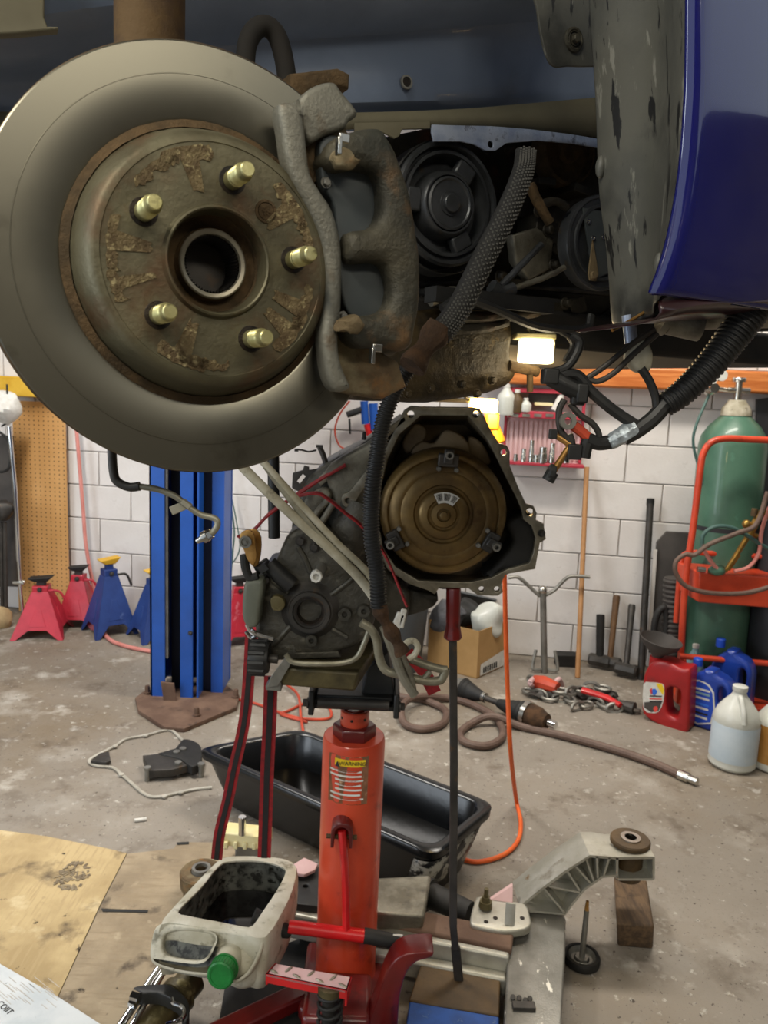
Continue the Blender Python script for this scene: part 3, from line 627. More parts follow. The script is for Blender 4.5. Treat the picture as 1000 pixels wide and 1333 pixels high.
# white wrapped lines from behind the rotor down to the same bundle
f7 = VP(.93)
b = B(); b.tube(spline([f7.px(*p) for p in ((232, 300), (240, 420), (252, 510), (285, 570), (320, 612), (380, 670), (430, 715), (470, 755), (495, 790))]), .0062, 12); wl = b.build('wrapped_line', M['offwhite'], car, label='two off-white wrapped lines hanging from behind the rotor')
b = B(); b.tube(spline([f7.px(*p) for p in ((250, 310), (262, 430), (290, 525), (325, 580), (352, 612), (395, 660), (440, 708), (478, 745), (497, 780))]), .0046, 12); b.build('wrapped_line', M['offwhite'], wl)
b = B(); b.tube(spline([f7.px(*p) for p in ((346, 607), (370, 640), (410, 690), (450, 730), (490, 775))]), .004, 10); b.build('wrapped_line', M['pipe'], wl)
# brake line with bracket, hanging below the rotor
f8 = VP(.60)
b = B(); b.tube(spline([f8.px(*p) for p in ((146, 560), (146, 590), (148, 615), (153, 627), (168, 634), (182, 633))], k=8), .0036, 12); bl = b.build('brake_line', M['dark_steel'], car, label='bent metal brake line hanging below the rotor')
b = B(); b.tube(spline([f8.px(*p) for p in ((180, 633), (205, 637), (228, 646), (246, 660), (262, 670), (280, 675), (283, 684), (276, 694), (268, 699))], k=8), .0025, 12); b.build('bare_line', M['pipe'], bl)
b = B(); b.box(f8.px(233, 661), (.014, .0015, .007), Matrix.Rotation(R_(-25), 3, 'Y')); b.box(f8.px(243, 656), (.008, .006, .004), Matrix.Rotation(R_(35), 3, 'Y')); b.build('line_tag', M['offwhite'], bl, .0005)
b = B(); c = f8.px(270, 697); d = (f8.px(258, 704) - c).normalized(); b.tube([c - d * .004, c], .0042, 6); b.cyl(c, c + d * .004, .0048); b.cyl(c + d * .004, c + d * .010, .003, .002); b.build('line_nut', M['steel'], bl)

# wiring harness under the fender: corrugated sleeve, tape, terminal
f9 = VP(.80)
pp, rf = corrug([f9.px(*p) for p in ((985, 395), (960, 430), (925, 475), (890, 510), (866, 527))], .0165, .0046, .0009)
b = B(); b.tube(pp, lambda t, i: rf(t, i) * (1.1 - .35 * t), 16); hs = b.build('harness_sleeve', M['black'], car, label='black corrugated harness hanging under the fender')
def hw(name, pts, r, m, lab=None, n=10):
    b = B(); b.tube(spline([f9.px(*p) for p in pts]), r, n); return b.build(name, m, hs, label=lab)
hw('taped_cable', ((868, 525), (850, 545), (830, 560), (812, 570)), .0085, M['black'])
b = B(); b.tube(spline([f9.px(*p) for p in ((828, 556), (812, 566), (792, 577))]), lambda t, i: .010 - .003 * abs(t - .4), 9); b.jit(.0012, 120); b.build('silver_tape', M['silver_tape'], hs, label='crumpled silver tape')
hw('cable_end', ((796, 575), (780, 577), (764, 572)), .0075, M['black'])
hw('tape_flap', ((766, 572), (762, 586), (760, 596)), .007, M['rubber'])
hw('red_boot', ((766, 570), (757, 562), (747, 554)), .0055, M['hose_red'], 'red heat-shrink boot')
b = B(); f10 = VP(.795); c = f10.px(739, 548); b.lathe([(-.001, .009), (.002, .009), (.002, .004), (-.001, .004)], c, (.2, -1, .1), 20, close=True); b.build('ring_terminal', M['grey_steel'], hs)
hw('cable', ((742, 565), (745, 578), (740, 588), (735, 600)), .0035, M['dark_steel'])
hw('cable', ((735, 520), (728, 535), (730, 560), (742, 575)), .0035, M['dark_steel'])
hw('cable', ((742, 525), (755, 540), (772, 552), (780, 566), (776, 574)), .0033, M['dark_steel'])
hw('cable', ((718, 492), (750, 488), (770, 510), (800, 535), (832, 556)), .0058, M['black'])
hw('cable', ((852, 428), (820, 450), (790, 475), (765, 492)), .003, M['dark_steel'])
hw('cable', ((856, 434), (826, 460), (800, 485), (780, 496), (765, 494)), .003, M['dark_steel'])
hw('cable', ((835, 480), (845, 495), (853, 515), (855, 530)), .0045, M['black'])
hw('cable', ((745, 436), (755, 445), (750, 462), (738, 478), (720, 485)), .0045, M['black'])
b = B(); b.plate(VP(.80), sp2([(818, 462), (825, 448), (840, 440), (850, 455), (851, 470), (846, 484), (832, 484), (821, 474)], 3), .02, bev=.004); b.build('wrapped_connector', M['offwhite'], hs, label='dirty cream wrapped connector')
b = B(); c0, c1 = f9.px(716, 490), f9.px(756, 512); b.tube([c0, c1], .010, 8); b.box(c0, (.016, .02, .016)); b.box(c1, (.012, .02, .02)); b.box(f9.px(752, 520), (.014, .012, .012)); b.build('connector_block', M['black'], hs, .002)
b = B(); b.cyl(f9.px(722, 566), f9.px(744, 580), .0032); b.cyl(f9.px(744, 578), f9.px(716, 620), .0036); b.build('terminal_clamp', M['gold'], hs, label='brass-plated battery clamp bolt')
b = B(); b.tube([f9.px(720, 614), f9.px(713, 626)], .007, 8); b.box(f9.px(720, 565), (.008, .008, .01)); b.box(f9.px(747, 588), (.014, .014, .016)); b.cyl(f9.px(722, 616), f9.px(714, 614), .009, n=10); b.build('clamp_nut', M['black'], hs, .001)
b = B(); f11 = VP(.86); b.tube([f11.px(862, 413), f11.px(870, 416)], .0185, 20); b.tube([f11.px(868, 416), f11.px(910, 419)], [.016, .021], 20); b.tube([f11.px(880, 408), f11.px(1010, 405)], .018, 14); b.build('fog_lamp_duct', M['cast'], car, label='grey duct under the bumper')
b = B(); b.cyl(f11.px(818, 410), f11.px(822, 446), .007); b.build('grey_stub', M['bare_lip'], car)
# ---------------------------------------------------------------- the gearbox taken out of the car
tx = thing('transmission', 'dirty automatic transmission with brown torque converter, standing on the red jack', 'transmission', (0.0, 1.6, .72))
T = VP(1.60)
FLG = [(526, 534), (535, 528), (545, 529), (615, 530), (625, 532), (632, 545), (640, 562), (650, 577), (660, 580), (664, 588), (664, 606), (674, 632), (685, 656), (695, 659), (699, 668), (698, 677), (708, 682), (711, 702), (703, 707), (697, 741), (680, 744), (658, 748), (653, 760), (655, 771), (648, 776), (622, 775), (610, 766), (572, 765), (566, 774), (558, 769), (532, 760), (505, 742), (490, 715), (484, 680), (488, 630), (497, 592), (512, 563)]
INN = [(548, 541), (609, 541), (621, 556), (634, 572), (648, 600), (660, 625), (672, 648), (679, 664), (681, 676), (692, 685), (697, 700), (694, 720), (689, 733), (660, 741), (640, 752), (612, 758), (577, 757), (545, 756), (515, 738), (499, 713), (493, 680), (497, 632), (505, 598), (520, 566), (537, 551)]
HOL = [(535, 539, .007), (620, 539, .0065), (656, 589, .0065), (690, 667, .0085), (627, 767, .006), (647, 767, .006)]
b = B(); b.plate(T, FLG, .016, holes=[INN] + HOL, bev=.002); bell = b.build('bell_housing', M['flange'], tx, label='open bell housing with bolt ears around the torque converter')
ix, iy = 577, 660
def shr(pts, k, Y): return [VP(Y).px(ix + (x - ix) * k, iy + (y - iy) * k) for x, y in pts]
OUTB = [(531, 540), (620, 539), (632, 556), (648, 588), (662, 616), (676, 646), (690, 676), (700, 690), (696, 730), (680, 742), (652, 750), (620, 764), (577, 767), (530, 757), (496, 734), (486, 690), (490, 638), (500, 592), (517, 560)]
b = B(); b.loft([shr(OUTB, 1.0, 1.605), shr(OUTB, .98, 1.68), shr(OUTB, .9, 1.80)], False, False)
b.loft([shr(INN, 1.0, 1.600), shr(INN, .985, 1.66), shr(INN, .9, 1.765)], False, True); b.build('bell_shell', M['bell_in'], bell, ang=50)
b = B(); random.seed(5)   # cast ledges inside, above the converter
for pts, dp in (([(535, 590), (548, 575), (566, 577), (580, 560), (600, 566), (612, 582), (606, 596), (560, 600)], .045), ([(524, 575), (540, 552), (556, 560), (548, 580), (530, 590)], .06), ([(610, 570), (626, 575), (640, 600), (628, 606), (612, 596)], .055)):
    b2 = B(); b2.plate(VP(1.60 + dp), sp2(pts, 3), .05, bev=.005); b2.build('cast_ledge', M['bell_in'], bell)
b = B(); b.plate(VP(1.61), sp2([(660, 680), (690, 668), (704, 690), (702, 712), (696, 738), (680, 742), (655, 745), (630, 752), (650, 730), (668, 705)], 3), .09, bev=.012); b.build('starter_bulge', M['rubber'], bell)
b = B(); b.bolt(T.px(705, 694), (0, -1, 0), .006, .012); b.build('bell_bolt', M['dark_steel'], bell)
# torque converter
tc = VP(1.57).px(577, 668); u = .2625 / 164 / 2 * 2
NT = (V((-.02, -1, -.02))).normalized()
b = B(); b.lathe([(-.10, .05), (-.09, .115), (-.06, .1325), (-.02, .1325), (-.008, .1315), (.002, .127), (.006, .121), (.006, .116), (.003, .113), (.008, .109), (.013, .098), (.014, .092), (.013, .088), (.016, .083), (.0175, .072), (.0175, .062), (.012, .059), (.012, .054), (.019, .051), (.023, .045), (.024, .034), (.020, .031), (.020, .028), (.025, .025), (.027, .014), (.022, .0125), (.022, .0085), (.032, .008), (.033, .006), (.033, .0004)], tc, NT, 80, c1=True)
conv = b.build('torque_converter', M['converter'], tx, label='round golden-brown torque converter with a barcode sticker')
TF = Frame(tc, NT.cross(Z) * -1 if False else Z.cross(NT), NT.cross(Z.cross(NT)))
for k, a in enumerate((88, 211, 332)):
    d = TF.u * math.cos(R_(a)) + TF.v * math.sin(R_(a)); e = NT.cross(d); Mx = Matrix((e, d, NT)).transposed(); c = tc + d * .112 + NT * .016
    b = B(); b.box(c, (.042, .026, .018), Mx); b.box(c + d * .008 + NT * .008, (.020, .030, .012), Mx); lug = b.build('mount_lug', M['dark_steel'], conv, .003)
    b = B(); b.lathe([(0, .0085), (.018, .0082), (.018, .0045), (.004, .0043), (.004, .0001)], c + d * .012 + NT * .01, NT, 18); b.build('threaded_boss', M['grey_steel'], conv)
    for s in (-1, 1):
        b = B(); b.bolt(c - d * .018 + e * s * .018, NT, .0055, .010, False); b.build('lug_bolt', M['grey_steel'], conv)
st, sb = [], []
for i in range(9):
    a = R_(118 - i * 8.4); st.append(TF.at(.048 * math.cos(a), .048 * math.sin(a), .0275)); sb.append(TF.at(.026 * math.cos(a), .026 * math.sin(a), .0275))
b = B(); b.prism(st + sb[::-1], NT * .0006); stk = b.build('barcode_sticker', M['label_white'], conv, label='white curved barcode sticker')
b = B(); random.seed(2); a = 114
while a > 54:
    w = random.choice((.6, .9, 1.5)); p = []
    for aa, r, n_ in ((a, .0455, .0278), (a - w, .0455, .0278), (a - w, .031, .0278), (a, .031, .0278)):
        p.append(TF.at(r * math.cos(R_(aa)), r * math.sin(R_(aa)), n_ + .0004))
    if not (98 > a > 93 or 74 > a > 69): b.prism(p, NT * .0002)
    a -= w + random.choice((.6, 1.1))
b.build('barcode', M['ink'], conv); conv.children[-1]['kind'] = 'stuff'
# main case and upper casting to the left
b = B()
def sec(Y, pts): return [VP(Y).px(*p) for p in pts]
CASE = [(392, 640), (418, 606), (468, 580), (522, 545), (536, 556), (512, 590), (500, 640), (496, 700), (503, 735), (520, 760), (535, 775), (528, 810), (505, 835), (480, 846), (440, 790), (400, 720), (378, 690)]
b.plate(VP(1.63), sp2(CASE, 2), .24, bev=.015, res=3); b.jit(.004, 18); case = b.build('gear_case', M['trans'], tx, label='dark greasy gearbox casting')
b = B(); c0, c1 = VP(1.60).px(440, 745), VP(1.62).px(472, 655); b.tube(spline([c0, (c0 + c1) / 2, c1]), [.05] * 8 + [.055, .055] + [.056] * 7, 28); b.jit(.002, 20); b.build('case_barrel', M['trans'], case)
b = B(); b.plate(VP(1.585), sp2([(424, 612), (446, 594), (474, 578), (502, 562), (500, 580), (490, 604), (480, 640), (474, 690), (462, 724), (448, 700), (436, 660), (428, 636)], 3), .06, bev=.012); b.jit(.003, 30); b.build('alloy_shoulder', M['cast'], case, label='lighter bare alloy shoulder')
b = B(); b.plate(VP(1.57), sp2([(445, 655), (446, 644), (454, 640), (465, 628), (480, 608), (494, 590), (497, 600), (484, 622), (470, 642), (462, 655), (452, 661)], 3), .014, holes=[(453, 652, .0055)], bev=.002); b.build('flange_arm', M['flange'], case)
b = B(); b.plate(VP(1.60), [(412, 625), (430, 607), (470, 583), (527, 540), (530, 548), (476, 594), (436, 618), (418, 634)], .02, bev=.003); b.build('case_rail', M['flange'], case, label='pale machined rail along the case top')
b = B(); b.plate(VP(1.58), sp2([(396, 652), (410, 640), (424, 636), (432, 646), (420, 668), (404, 690), (394, 690)], 3), .03, bev=.006); b.jit(.0015, 50); b.build('valve_boss', M['cast'], case)
for pts in ([(398, 690), (415, 664), (428, 650)], [(408, 696), (424, 672), (436, 652)]):
    b = B(); b.tube([VP(1.56).px(*p) for p in pts], .007, 10); b.build('case_rib', M['cast'], case)
b = B(); b.plate(VP(1.66), [(380, 635), (381, 616), (394, 612), (396, 606), (402, 608), (402, 612), (414, 610), (416, 622), (426, 616), (436, 600), (412, 632), (396, 645)], .01, bev=.001, holes=[[(386, 627), (394, 617), (398, 620), (390, 630)]]); shf = b.build('shifter_bracket', M['dark_steel'], tx)
b = B(); b.tube([VP(1.66).px(*p) for p in ((426, 608), (420, 590), (416, 582))], .006, 8); b.box(VP(1.66).px(416, 581), (.014, .012, .006)); b.tube(spline([VP(1.66).px(*p) for p in ((412, 586), (402, 588), (394, 586), (386, 585))]), .002, 6); b.box(VP(1.66).px(386, 586), (.008, .008, .006)); b.build('shift_lever', M['dark_steel'], tx)
b = B(); b.tube([VP(1.72).px(*p) for p in ((355, 560), (356, 600), (357, 700))], .0135, 14); b.build('dipstick_tube', M['black'], tx)
b = B(); b.bolt(VP(1.62).px(474, 572), (0, -.2, 1), .004, .016); b.build('vent_bolt', M['dark_steel'], tx)
# differential end with the output seal
D = VP(1.50)
DF = [(336, 756), (341, 742), (352, 738), (362, 724), (372, 700), (385, 690), (400, 688), (418, 692), (432, 700), (446, 716), (462, 738), (478, 760), (487, 785), (488, 808), (478, 828), (462, 842), (444, 848), (420, 853), (380, 853), (350, 850), (336, 838), (330, 800)]
b = B(); b.plate(D, sp2(DF, 3), .16, bev=.012, res=3); b.jit(.0015, 30); dif = b.build('differential_cover', M['trans'], tx, label='differential end with a round output bore')
sc = D.px(404, 794); nd = V((0, -1, 0))
b = B(); b.lathe([(-.002, .062), (.004, .054), (.012, .046), (.012, .043), (.02, .0415), (.02, .034), (.014, .033), (.014, .0295), (.010, .028)], sc, nd, 48); b.build('output_collar', M['dark_steel'], dif)
b = B(); b.lathe([(.0145, .0295), (.0145, .0255), (.0, .0225), (-.01, .022), (-.01, .0195), (-.03, .0195), (-.03, .0003)], sc, nd, 40); b.build('output_bore', M['bore'], dif)
b = B(); b.lathe([(-.0005, .0215), (.0005, .0205), (-.0005, .0195)], sc + nd * -.006, nd, 40); b.build('seal_lip', M['grey_steel'], dif)
for x, y, r in ((449, 798, .013), (474, 794, .0125), (406, 832, .012)):
    c = D.px(x, y); b = B(); b.lathe([(-.002, r * 1.15), (.012, r), (.012, r * .45), (.004, r * .4), (.004, .0002)], c, nd, 24); b.build('bolt_boss', M['trans'], dif)
for x, y in ((347, 754), (392, 704), (410, 712)):
    b = B(); b.bolt(D.px(x, y), nd, .0085, .012); b.build('cover_bolt', M['dark_steel'], dif)
for pts in ([(404, 745), (396, 725), (388, 712)], [(375, 772), (362, 762), (352, 752)], [(430, 775), (448, 762), (460, 752)], [(432, 818), (452, 830)], [(378, 815), (360, 835), (350, 842)]):
    b = B(); b.tube([D.px(*p) for p in pts], .006, 8); b.build('cover_rib', M['trans'], dif)
b = B(); c = D.px(414, 745); b.cyl(c + V((.008, .0, .01)), c + V((.002, -.028, 0)), .011, n=16); b.build('fitting_body', M['grey_steel'], dif)
b = B(); b.lathe([(.0, .0125), (.014, .0125), (.016, .011), (.016, .007), (.006, .006), (.006, .0002)], c + V((0, -.024, 0)), nd, 8); b.build('hose_fitting', M['label_white'], dif, label='bright square hose fitting')
b = B(); b.plate(VP(1.47), sp2([(352, 780), (360, 776), (368, 780), (371, 788), (366, 795), (355, 794)], 3), .02, bev=.002); b.build('yellowish_port', M['olive'], dif)
# grey side cover, connector
b = B(); b.plate(VP(1.46), sp2([(317, 764), (324, 756), (336, 755), (343, 760), (339, 790), (336, 812), (330, 818), (320, 815), (315, 800)], 3), .06, bev=.008); b.build('side_cover', M['knob_grey'], tx, label='matt grey end cover')
b = B(); b.tube([VP(1.5).px(*p) for p in ((334, 742), (350, 732))], .011, 10); b.tube([VP(1.49).px(*p) for p in ((350, 733), (366, 750), (380, 762))], [.016, .018, .018], 14); b.box(VP(1.48).px(344, 738), (.018, .03, .014), Matrix.Rotation(R_(-35), 3, 'Y')); b.build('speed_sensor', M['black'], tx)
b = B(); b.plate(VP(1.5), [(333, 838), (384, 838), (386, 850), (440, 848), (444, 856), (350, 860), (334, 852)], .06, bev=.003); b.build('case_foot', M['trans'], tx)
# oil pan of the gearbox, its bent pipes
pz = VP(1.46)
b = B(); fb = [pz.px(*p) for p in ((356, 850), (487, 850))]
b.hexa([pz.px(364, 893), pz.px(462, 901), VP(1.66).px(492, 852), VP(1.66).px(392, 846)], [pz.px(362, 868), pz.px(468, 876), VP(1.66).px(500, 830), VP(1.66).px(388, 824)])
tp = b.build('gearbox_pan', M['olive'], tx, .006, label='oily olive-brown pan under the gearbox')
b = B(); b.tube(spline([VP(1.44).px(*p) for p in ((372, 852), (382, 862), (410, 864), (445, 863), (464, 856), (474, 838), (480, 822))]), .0055, 10); b.build('cooler_pipe', M['pipe'], tx)
b = B(); b.tube(spline([VP(1.40).px(*p) for p in ((470, 810), (482, 818), (490, 832), (494, 856), (502, 872), (520, 878), (552, 886), (572, 886), (578, 878), (580, 870))]), .0085, 12); b.build('cooler_pipe', M['pipe'], tx, label='pale bent cooler pipe reaching out to the right')
b = B(); b.tube(spline([VP(1.40).px(*p) for p in ((534, 858), (556, 866), (574, 871), (582, 872))]), .008, 12); b.tube([VP(1.40).px(*p) for p in ((548, 888), (560, 874))], .006, 8); b.build('cooler_pipe', M['pipe'], tx)
b = B(); b.tube(spline([VP(1.38).px(*p) for p in ((500, 815), (512, 848), (524, 880), (540, 905))]), .009, 10); b.tube(spline([VP(1.39).px(*p) for p in ((508, 812), (522, 850), (534, 880), (538, 900))]), .007, 10); b.build('hanging_hose', M['cast'], tx)
b = B(); b.tube(spline([VP(1.37).px(*p) for p in ((526, 850), (528, 838), (538, 834), (544, 842), (540, 852), (532, 858))]), .006, 10); b.build('cream_clip', M['offwhite'], tx)
b = B(); b.box(VP(1.5).px(517, 812), (.018, .01, .05), Matrix.Rotation(R_(20), 3, 'Y')); b.box(VP(1.5).px(524, 805), (.012, .01, .04), Matrix.Rotation(R_(8), 3, 'Y')); b.build('white_connector', M['label_white'], tx, .003)
b = B(); b.plate(VP(1.66), sp2([(520, 765), (545, 770), (570, 775), (565, 790), (540, 800), (520, 800)], 2), .08, bev=.006); b.build('lower_rib', M['trans'], tx)

# ---------------------------------------------------------------- the red transmission jack
JX, JY = -.047, 1.66
tj = thing('transmission_jack', 'tall red hydraulic transmission jack with foot pedal holding up the gearbox', 'jack', (JX, JY, 0))
ztop = VP(JY).px(461, 957).z
RJ = .0715
o_ = V((JX, JY, 0))
b = B(); b.lathe([(.05, RJ * 1.02), (.07, RJ * 1.02), (.075, RJ), (ztop - .01, RJ), (ztop, RJ * .97)], o_, Z, 56, c0=True); cylo = b.build('jack_cylinder', M['red'], tj, label='thick orange-red hydraulic cylinder')
b = B(); b.lathe([(ztop - .0005, RJ * .965), (ztop + .001, RJ * .95), (ztop + .001, .03)], o_, Z, 56); b.build('cylinder_top', M['red'], cylo)
b = B(); b.tube([o_ + Z * (ztop), o_ + Z * (ztop + .026), o_ + Z * (ztop + .030)], [.050, .050, .046], 6); b.build('gland_nut', M['dark_red'], tj, .002, label='big dark red hexagon nut')
b = B(); b.lathe([(ztop + .028, .033), (ztop + .062, .033), (ztop + .064, .031), (ztop + .064, .026), (ztop + .05, .025)], o_, Z, 40)
b.build('ram_collar', M['red'], tj)
for a in (-150, -100, -45):
    d = V((math.cos(R_(a)), math.sin(R_(a)), 0)); b = B(); b.cyl(o_ + d * .0325 + Z * (ztop + .048), o_ + d * .0335 + Z * (ztop + .048), .0035, n=10); b.build('collar_hole', M['bore'], tj)
b = B(); b.lathe([(ztop + .03, .022), (ztop + .068, .022), (ztop + .07, .024), (ztop + .078, .024), (ztop + .08, .02), (ztop + .12, .02)], o_, Z, 36, c1=True); b.build('ram', M['chrome'], tj, label='chrome ram')
# saddle: box channel with round bars
q = VP(1.58); zc = q.px(462, 915).z
b = B(); x0, x1 = q.px(408, 915).x, q.px(514, 915).x; z0, z1 = q.px(462, 926).z, q.px(462, 906).z
b.box(((x0 + x1) / 2, 1.66, z0 + .008), (x1 - x0, .16, .012)); b.box(((x0 + x1) / 2, 1.655, z1 - .006), (x1 - x0 - .01, .15, .010)); sad = b.build('saddle', M['black'], tj, .003, label='black saddle frame with roller bars')
b = B(); b.cyl((x0 + .01, 1.575, (z0 + z1) / 2 + .002), (x1 - .012, 1.575, (z0 + z1) / 2 + .002), .0105, n=16); b.build('roller_bar', M['dark_steel'], sad)
for x in (x0 - .004, x1 + .004):
    b = B(); b.box((x, 1.64, (z0 + z1) / 2 + .002), (.012, .15, z1 - z0 + .02)); b.build('saddle_cheek', M['black'], sad, .003)
    b = B(); b.bolt((x + (.006 if x > 0 else -.006), 1.575, (z0 + z1) / 2), (1 if x > 0 else -1, 0, 0), .009, .012); b.build('cheek_bolt', M['dark_steel'], sad)
b = B(); b.prism([VP(1.60).px(*p) for p in ((478, 872), (505, 850), (514, 905), (470, 905))], (0, .1, 0)); b.build('saddle_wedge', M['rubber'], sad, .003)
k0 = VP(1.47).px(338, 856)
b = B(); b.lathe([(-.004, .004), (-.004, .03), (.004, .033), (.028, .033), (.034, .03), (.034, .012)], k0 + V((.015, 0, 0)), (-1, 0, 0), 20, c0=True, c1=True)
for i in range(10):
    a = 2 * math.pi * i / 10; b.cyl(k0 + V((.013, .031 * math.cos(a), .031 * math.sin(a))), k0 + V((-.018, .031 * math.cos(a), .031 * math.sin(a))), .006, n=8)
b.build('clamp_knob', M['black'], sad)
b = B(); b.cyl(k0, VP(1.47).px(362, 858), .009); b.build('clamp_screw', M['dark_steel'], sad)
b = B(); b.plate(VP(1.45), [(352, 882), (374, 852), (380, 862), (362, 893), (348, 895)], .004); b.plate(VP(1.455), [(346, 892), (366, 888), (366, 900), (346, 898)], .03); b.build('saddle_tongue', M['grey_steel'], sad, .001)
# warning label wrapped on the cylinder
def cyl_pt(x, y, r):      # nearest hit on the cylinder wall
    d = ray(x, y); px_, py_ = CAMP.x - JX, CAMP.y - JY; A = d.x ** 2 + d.y ** 2; Bq = 2 * (px_ * d.x + py_ * d.y); Cq = px_ ** 2 + py_ ** 2 - r * r
    D_ = Bq * Bq - 4 * A * Cq; t = (-Bq - math.sqrt(max(D_, 0))) / (2 * A); return CAMP + d * t
def wrap(xa, xb, ya, yb, r, m, name, par, skew=0, nn=8, jag=0):
    pa, pb = cyl_pt((xa + xb) / 2, ya, r), cyl_pt((xa + xb) / 2, yb, r); th = [math.atan2(*(lambda p: (p.y - JY, p.x - JX))(cyl_pt(x, (ya + yb) / 2, r))) for x in (xa, xb)]
    b = B(); rows = []
    for rr in (r, r - .001):
        for z in (pa.z, pb.z):
            rows.append([V((JX + rr * math.cos(th[0] + (th[1] - th[0]) * i / nn), JY + rr * math.sin(th[0] + (th[1] - th[0]) * i / nn), z + random.uniform(-jag, jag))) for i in range(nn + 1)])
    b.loft([rows[0] + rows[1][::-1], rows[2] + rows[3][::-1]], True, True)
    return b.build(name, m, par)
M['worn_label'] = mat('worn_label', '6b4a30', '8a5a3c', 30, rough=.6, spots=[('c5a184', 60, .6, .68), ('b5452a', 9, .66, .74)])
lab = wrap(428, 479, 986, 1048, RJ + .0007, M['worn_label'], 'warning_label', tj, jag=.002); lab['label'] = 'worn brown warning label with a yellow heading'
wrap(436, 476, 990, 999, RJ + .0012, M['yellow_lab'], 'label_heading', lab)
random.seed(9)
for i in range(7):
    y = 1004 + i * 6; l_ = wrap(436 if i in (2, 3, 4) else 430, 474 - random.randint(0, 6), y, y + 2.2, RJ + .0012, M['label_white'], 'text_line', lab)
pw = cyl_pt(459, 994.5, RJ + .0014); nrm = V((pw.x - JX, pw.y - JY, 0)).normalized()
text('WARNING', .0125, Frame(pw, Z.cross(nrm), Z), 0, 0, M['ink'], lab)
pt = cyl_pt(439.5, 994, RJ + .0016); nr2 = V((pt.x - JX, pt.y - JY, 0)).normalized(); f_ = Frame(pt, Z.cross(nr2), Z)
b = B(); b.prism([f_.at(-.006, -.006), f_.at(.006, -.006), f_.at(0, .007)], f_.n * .0006); b.build('warning_triangle', M['ink'], lab)
# release lever bracket, lever, foot bar
pb = cyl_pt(446, 1076, RJ); fb = Frame(pb, (1, 0, 0), Z)
b = B(); arch = [(-.024, -.032), (-.024, 0)] + [(.024 * math.cos(R_(180 - 15 * i)), .024 * math.sin(R_(180 - 15 * i)) + .004) for i in range(13)] + [(.024, -.032), (.017, -.032), (.015, 0)] + [(.015 * math.cos(R_(15 * i)), .015 * math.sin(R_(15 * i)) + .002) for i in range(13)] + [(-.015, 0), (-.017, -.032)]
b.plate(fb.off(.034), arch, .045, bev=.003, px=False); b.build('lever_bracket', M['dark_red'], tj)
b = B(); b.cyl(fb.at(-.034, -.012, .02), fb.at(.034, -.012, .02), .005); b.build('lever_pin', M['rust_dark'], tj)
bar = [fb.at(0, .006, .024), VP(pb.y - .03).px(447, 1100), VP(pb.y - .035).px(450, 1150), VP(pb.y - .04).px(451, 1208)]
b = B(); b.tube(spline(bar), .0135, 12, flat=.7); b.build('lever_arm', M['bright_red'], tj, label='bright red vertical lever arm')
Q = VP(pb.y - .045)
b = B(); b.cyl(Q.px(376, 1206), Q.px(478, 1219), .0145, n=16); fbar = b.build('foot_bar', M['bright_red'], tj, label='bright red cross bar')
for pts in (((474, 1218), (482, 1219), (540, 1231), (546, 1232)), ((330, 1192), (340, 1196), (372, 1212), (378, 1216))):
    b = B(); b.tube([Q.px(*p) for p in pts], [.017, .0165, .0155, .010], 16); g_ = b.build('bar_grip', M['rubber'], fbar, label='black rubber grip')
b = B(); b.box(Q.px(518, 1219), (.022, .004, .008)); b.build('grip_sticker', M['label_white'], fbar)
# pedal plate with tread, spring post
zp = FL(400, 1272, 0.24).z
HPp = HP(.24)
ped = [HPp.px(*p) for p in ((358, 1254), (458, 1272), (452, 1290), (346, 1268))]
b = B(); b.prism(ped, (0, 0, -.006)); pdl = b.build('foot_pedal', M['rack_pale'], tj, .001, label='worn red and bare metal tread plate pedal')
b = B(); b.prism([ped[3], ped[2], ped[2] - Z * .02, ped[3] - Z * .02], (0, .004, 0)); b.prism([ped[1], ped[2], ped[2] - Z * .035, ped[1] - Z * .03], (-.004, 0, 0)); b.prism([ped[0], ped[3], ped[3] - Z * .025, ped[0] - Z * .025], (.004, 0, 0)); b.build('pedal_flange', M['bright_red'], pdl)
for i in range(7):
    t = (i + .5) / 7; p = (ped[0].lerp(ped[1], t)).lerp(ped[3].lerp(ped[2], t), .3 if i % 2 else .7); b = B(); b.ell(p + Z * .0008, (.011, .0035, .002), Matrix.Rotation(R_(50 if i % 2 else -30), 3, 'Z'), 10, 6); b.build('tread', M['flange'], pdl)
sp = HP(.2).px(430, 1300)
b = B(); b.cyl(sp - Z * .16, sp + Z * .035, .017); b.build('pedal_post', M['dark_steel'], tj)
b = B(); hel = [sp + V((.024 * math.cos(a * .5), .024 * math.sin(a * .5), -.13 + .15 * a / 88)) for a in range(89)]; b.tube(hel, .0042, 8); b.build('return_spring', M['rubber'], tj, label='black coil return spring')
b = B(); b.cyl(sp + Z * .02, sp + Z * .036, .028); b.build('spring_cap', M['olive'], tj)
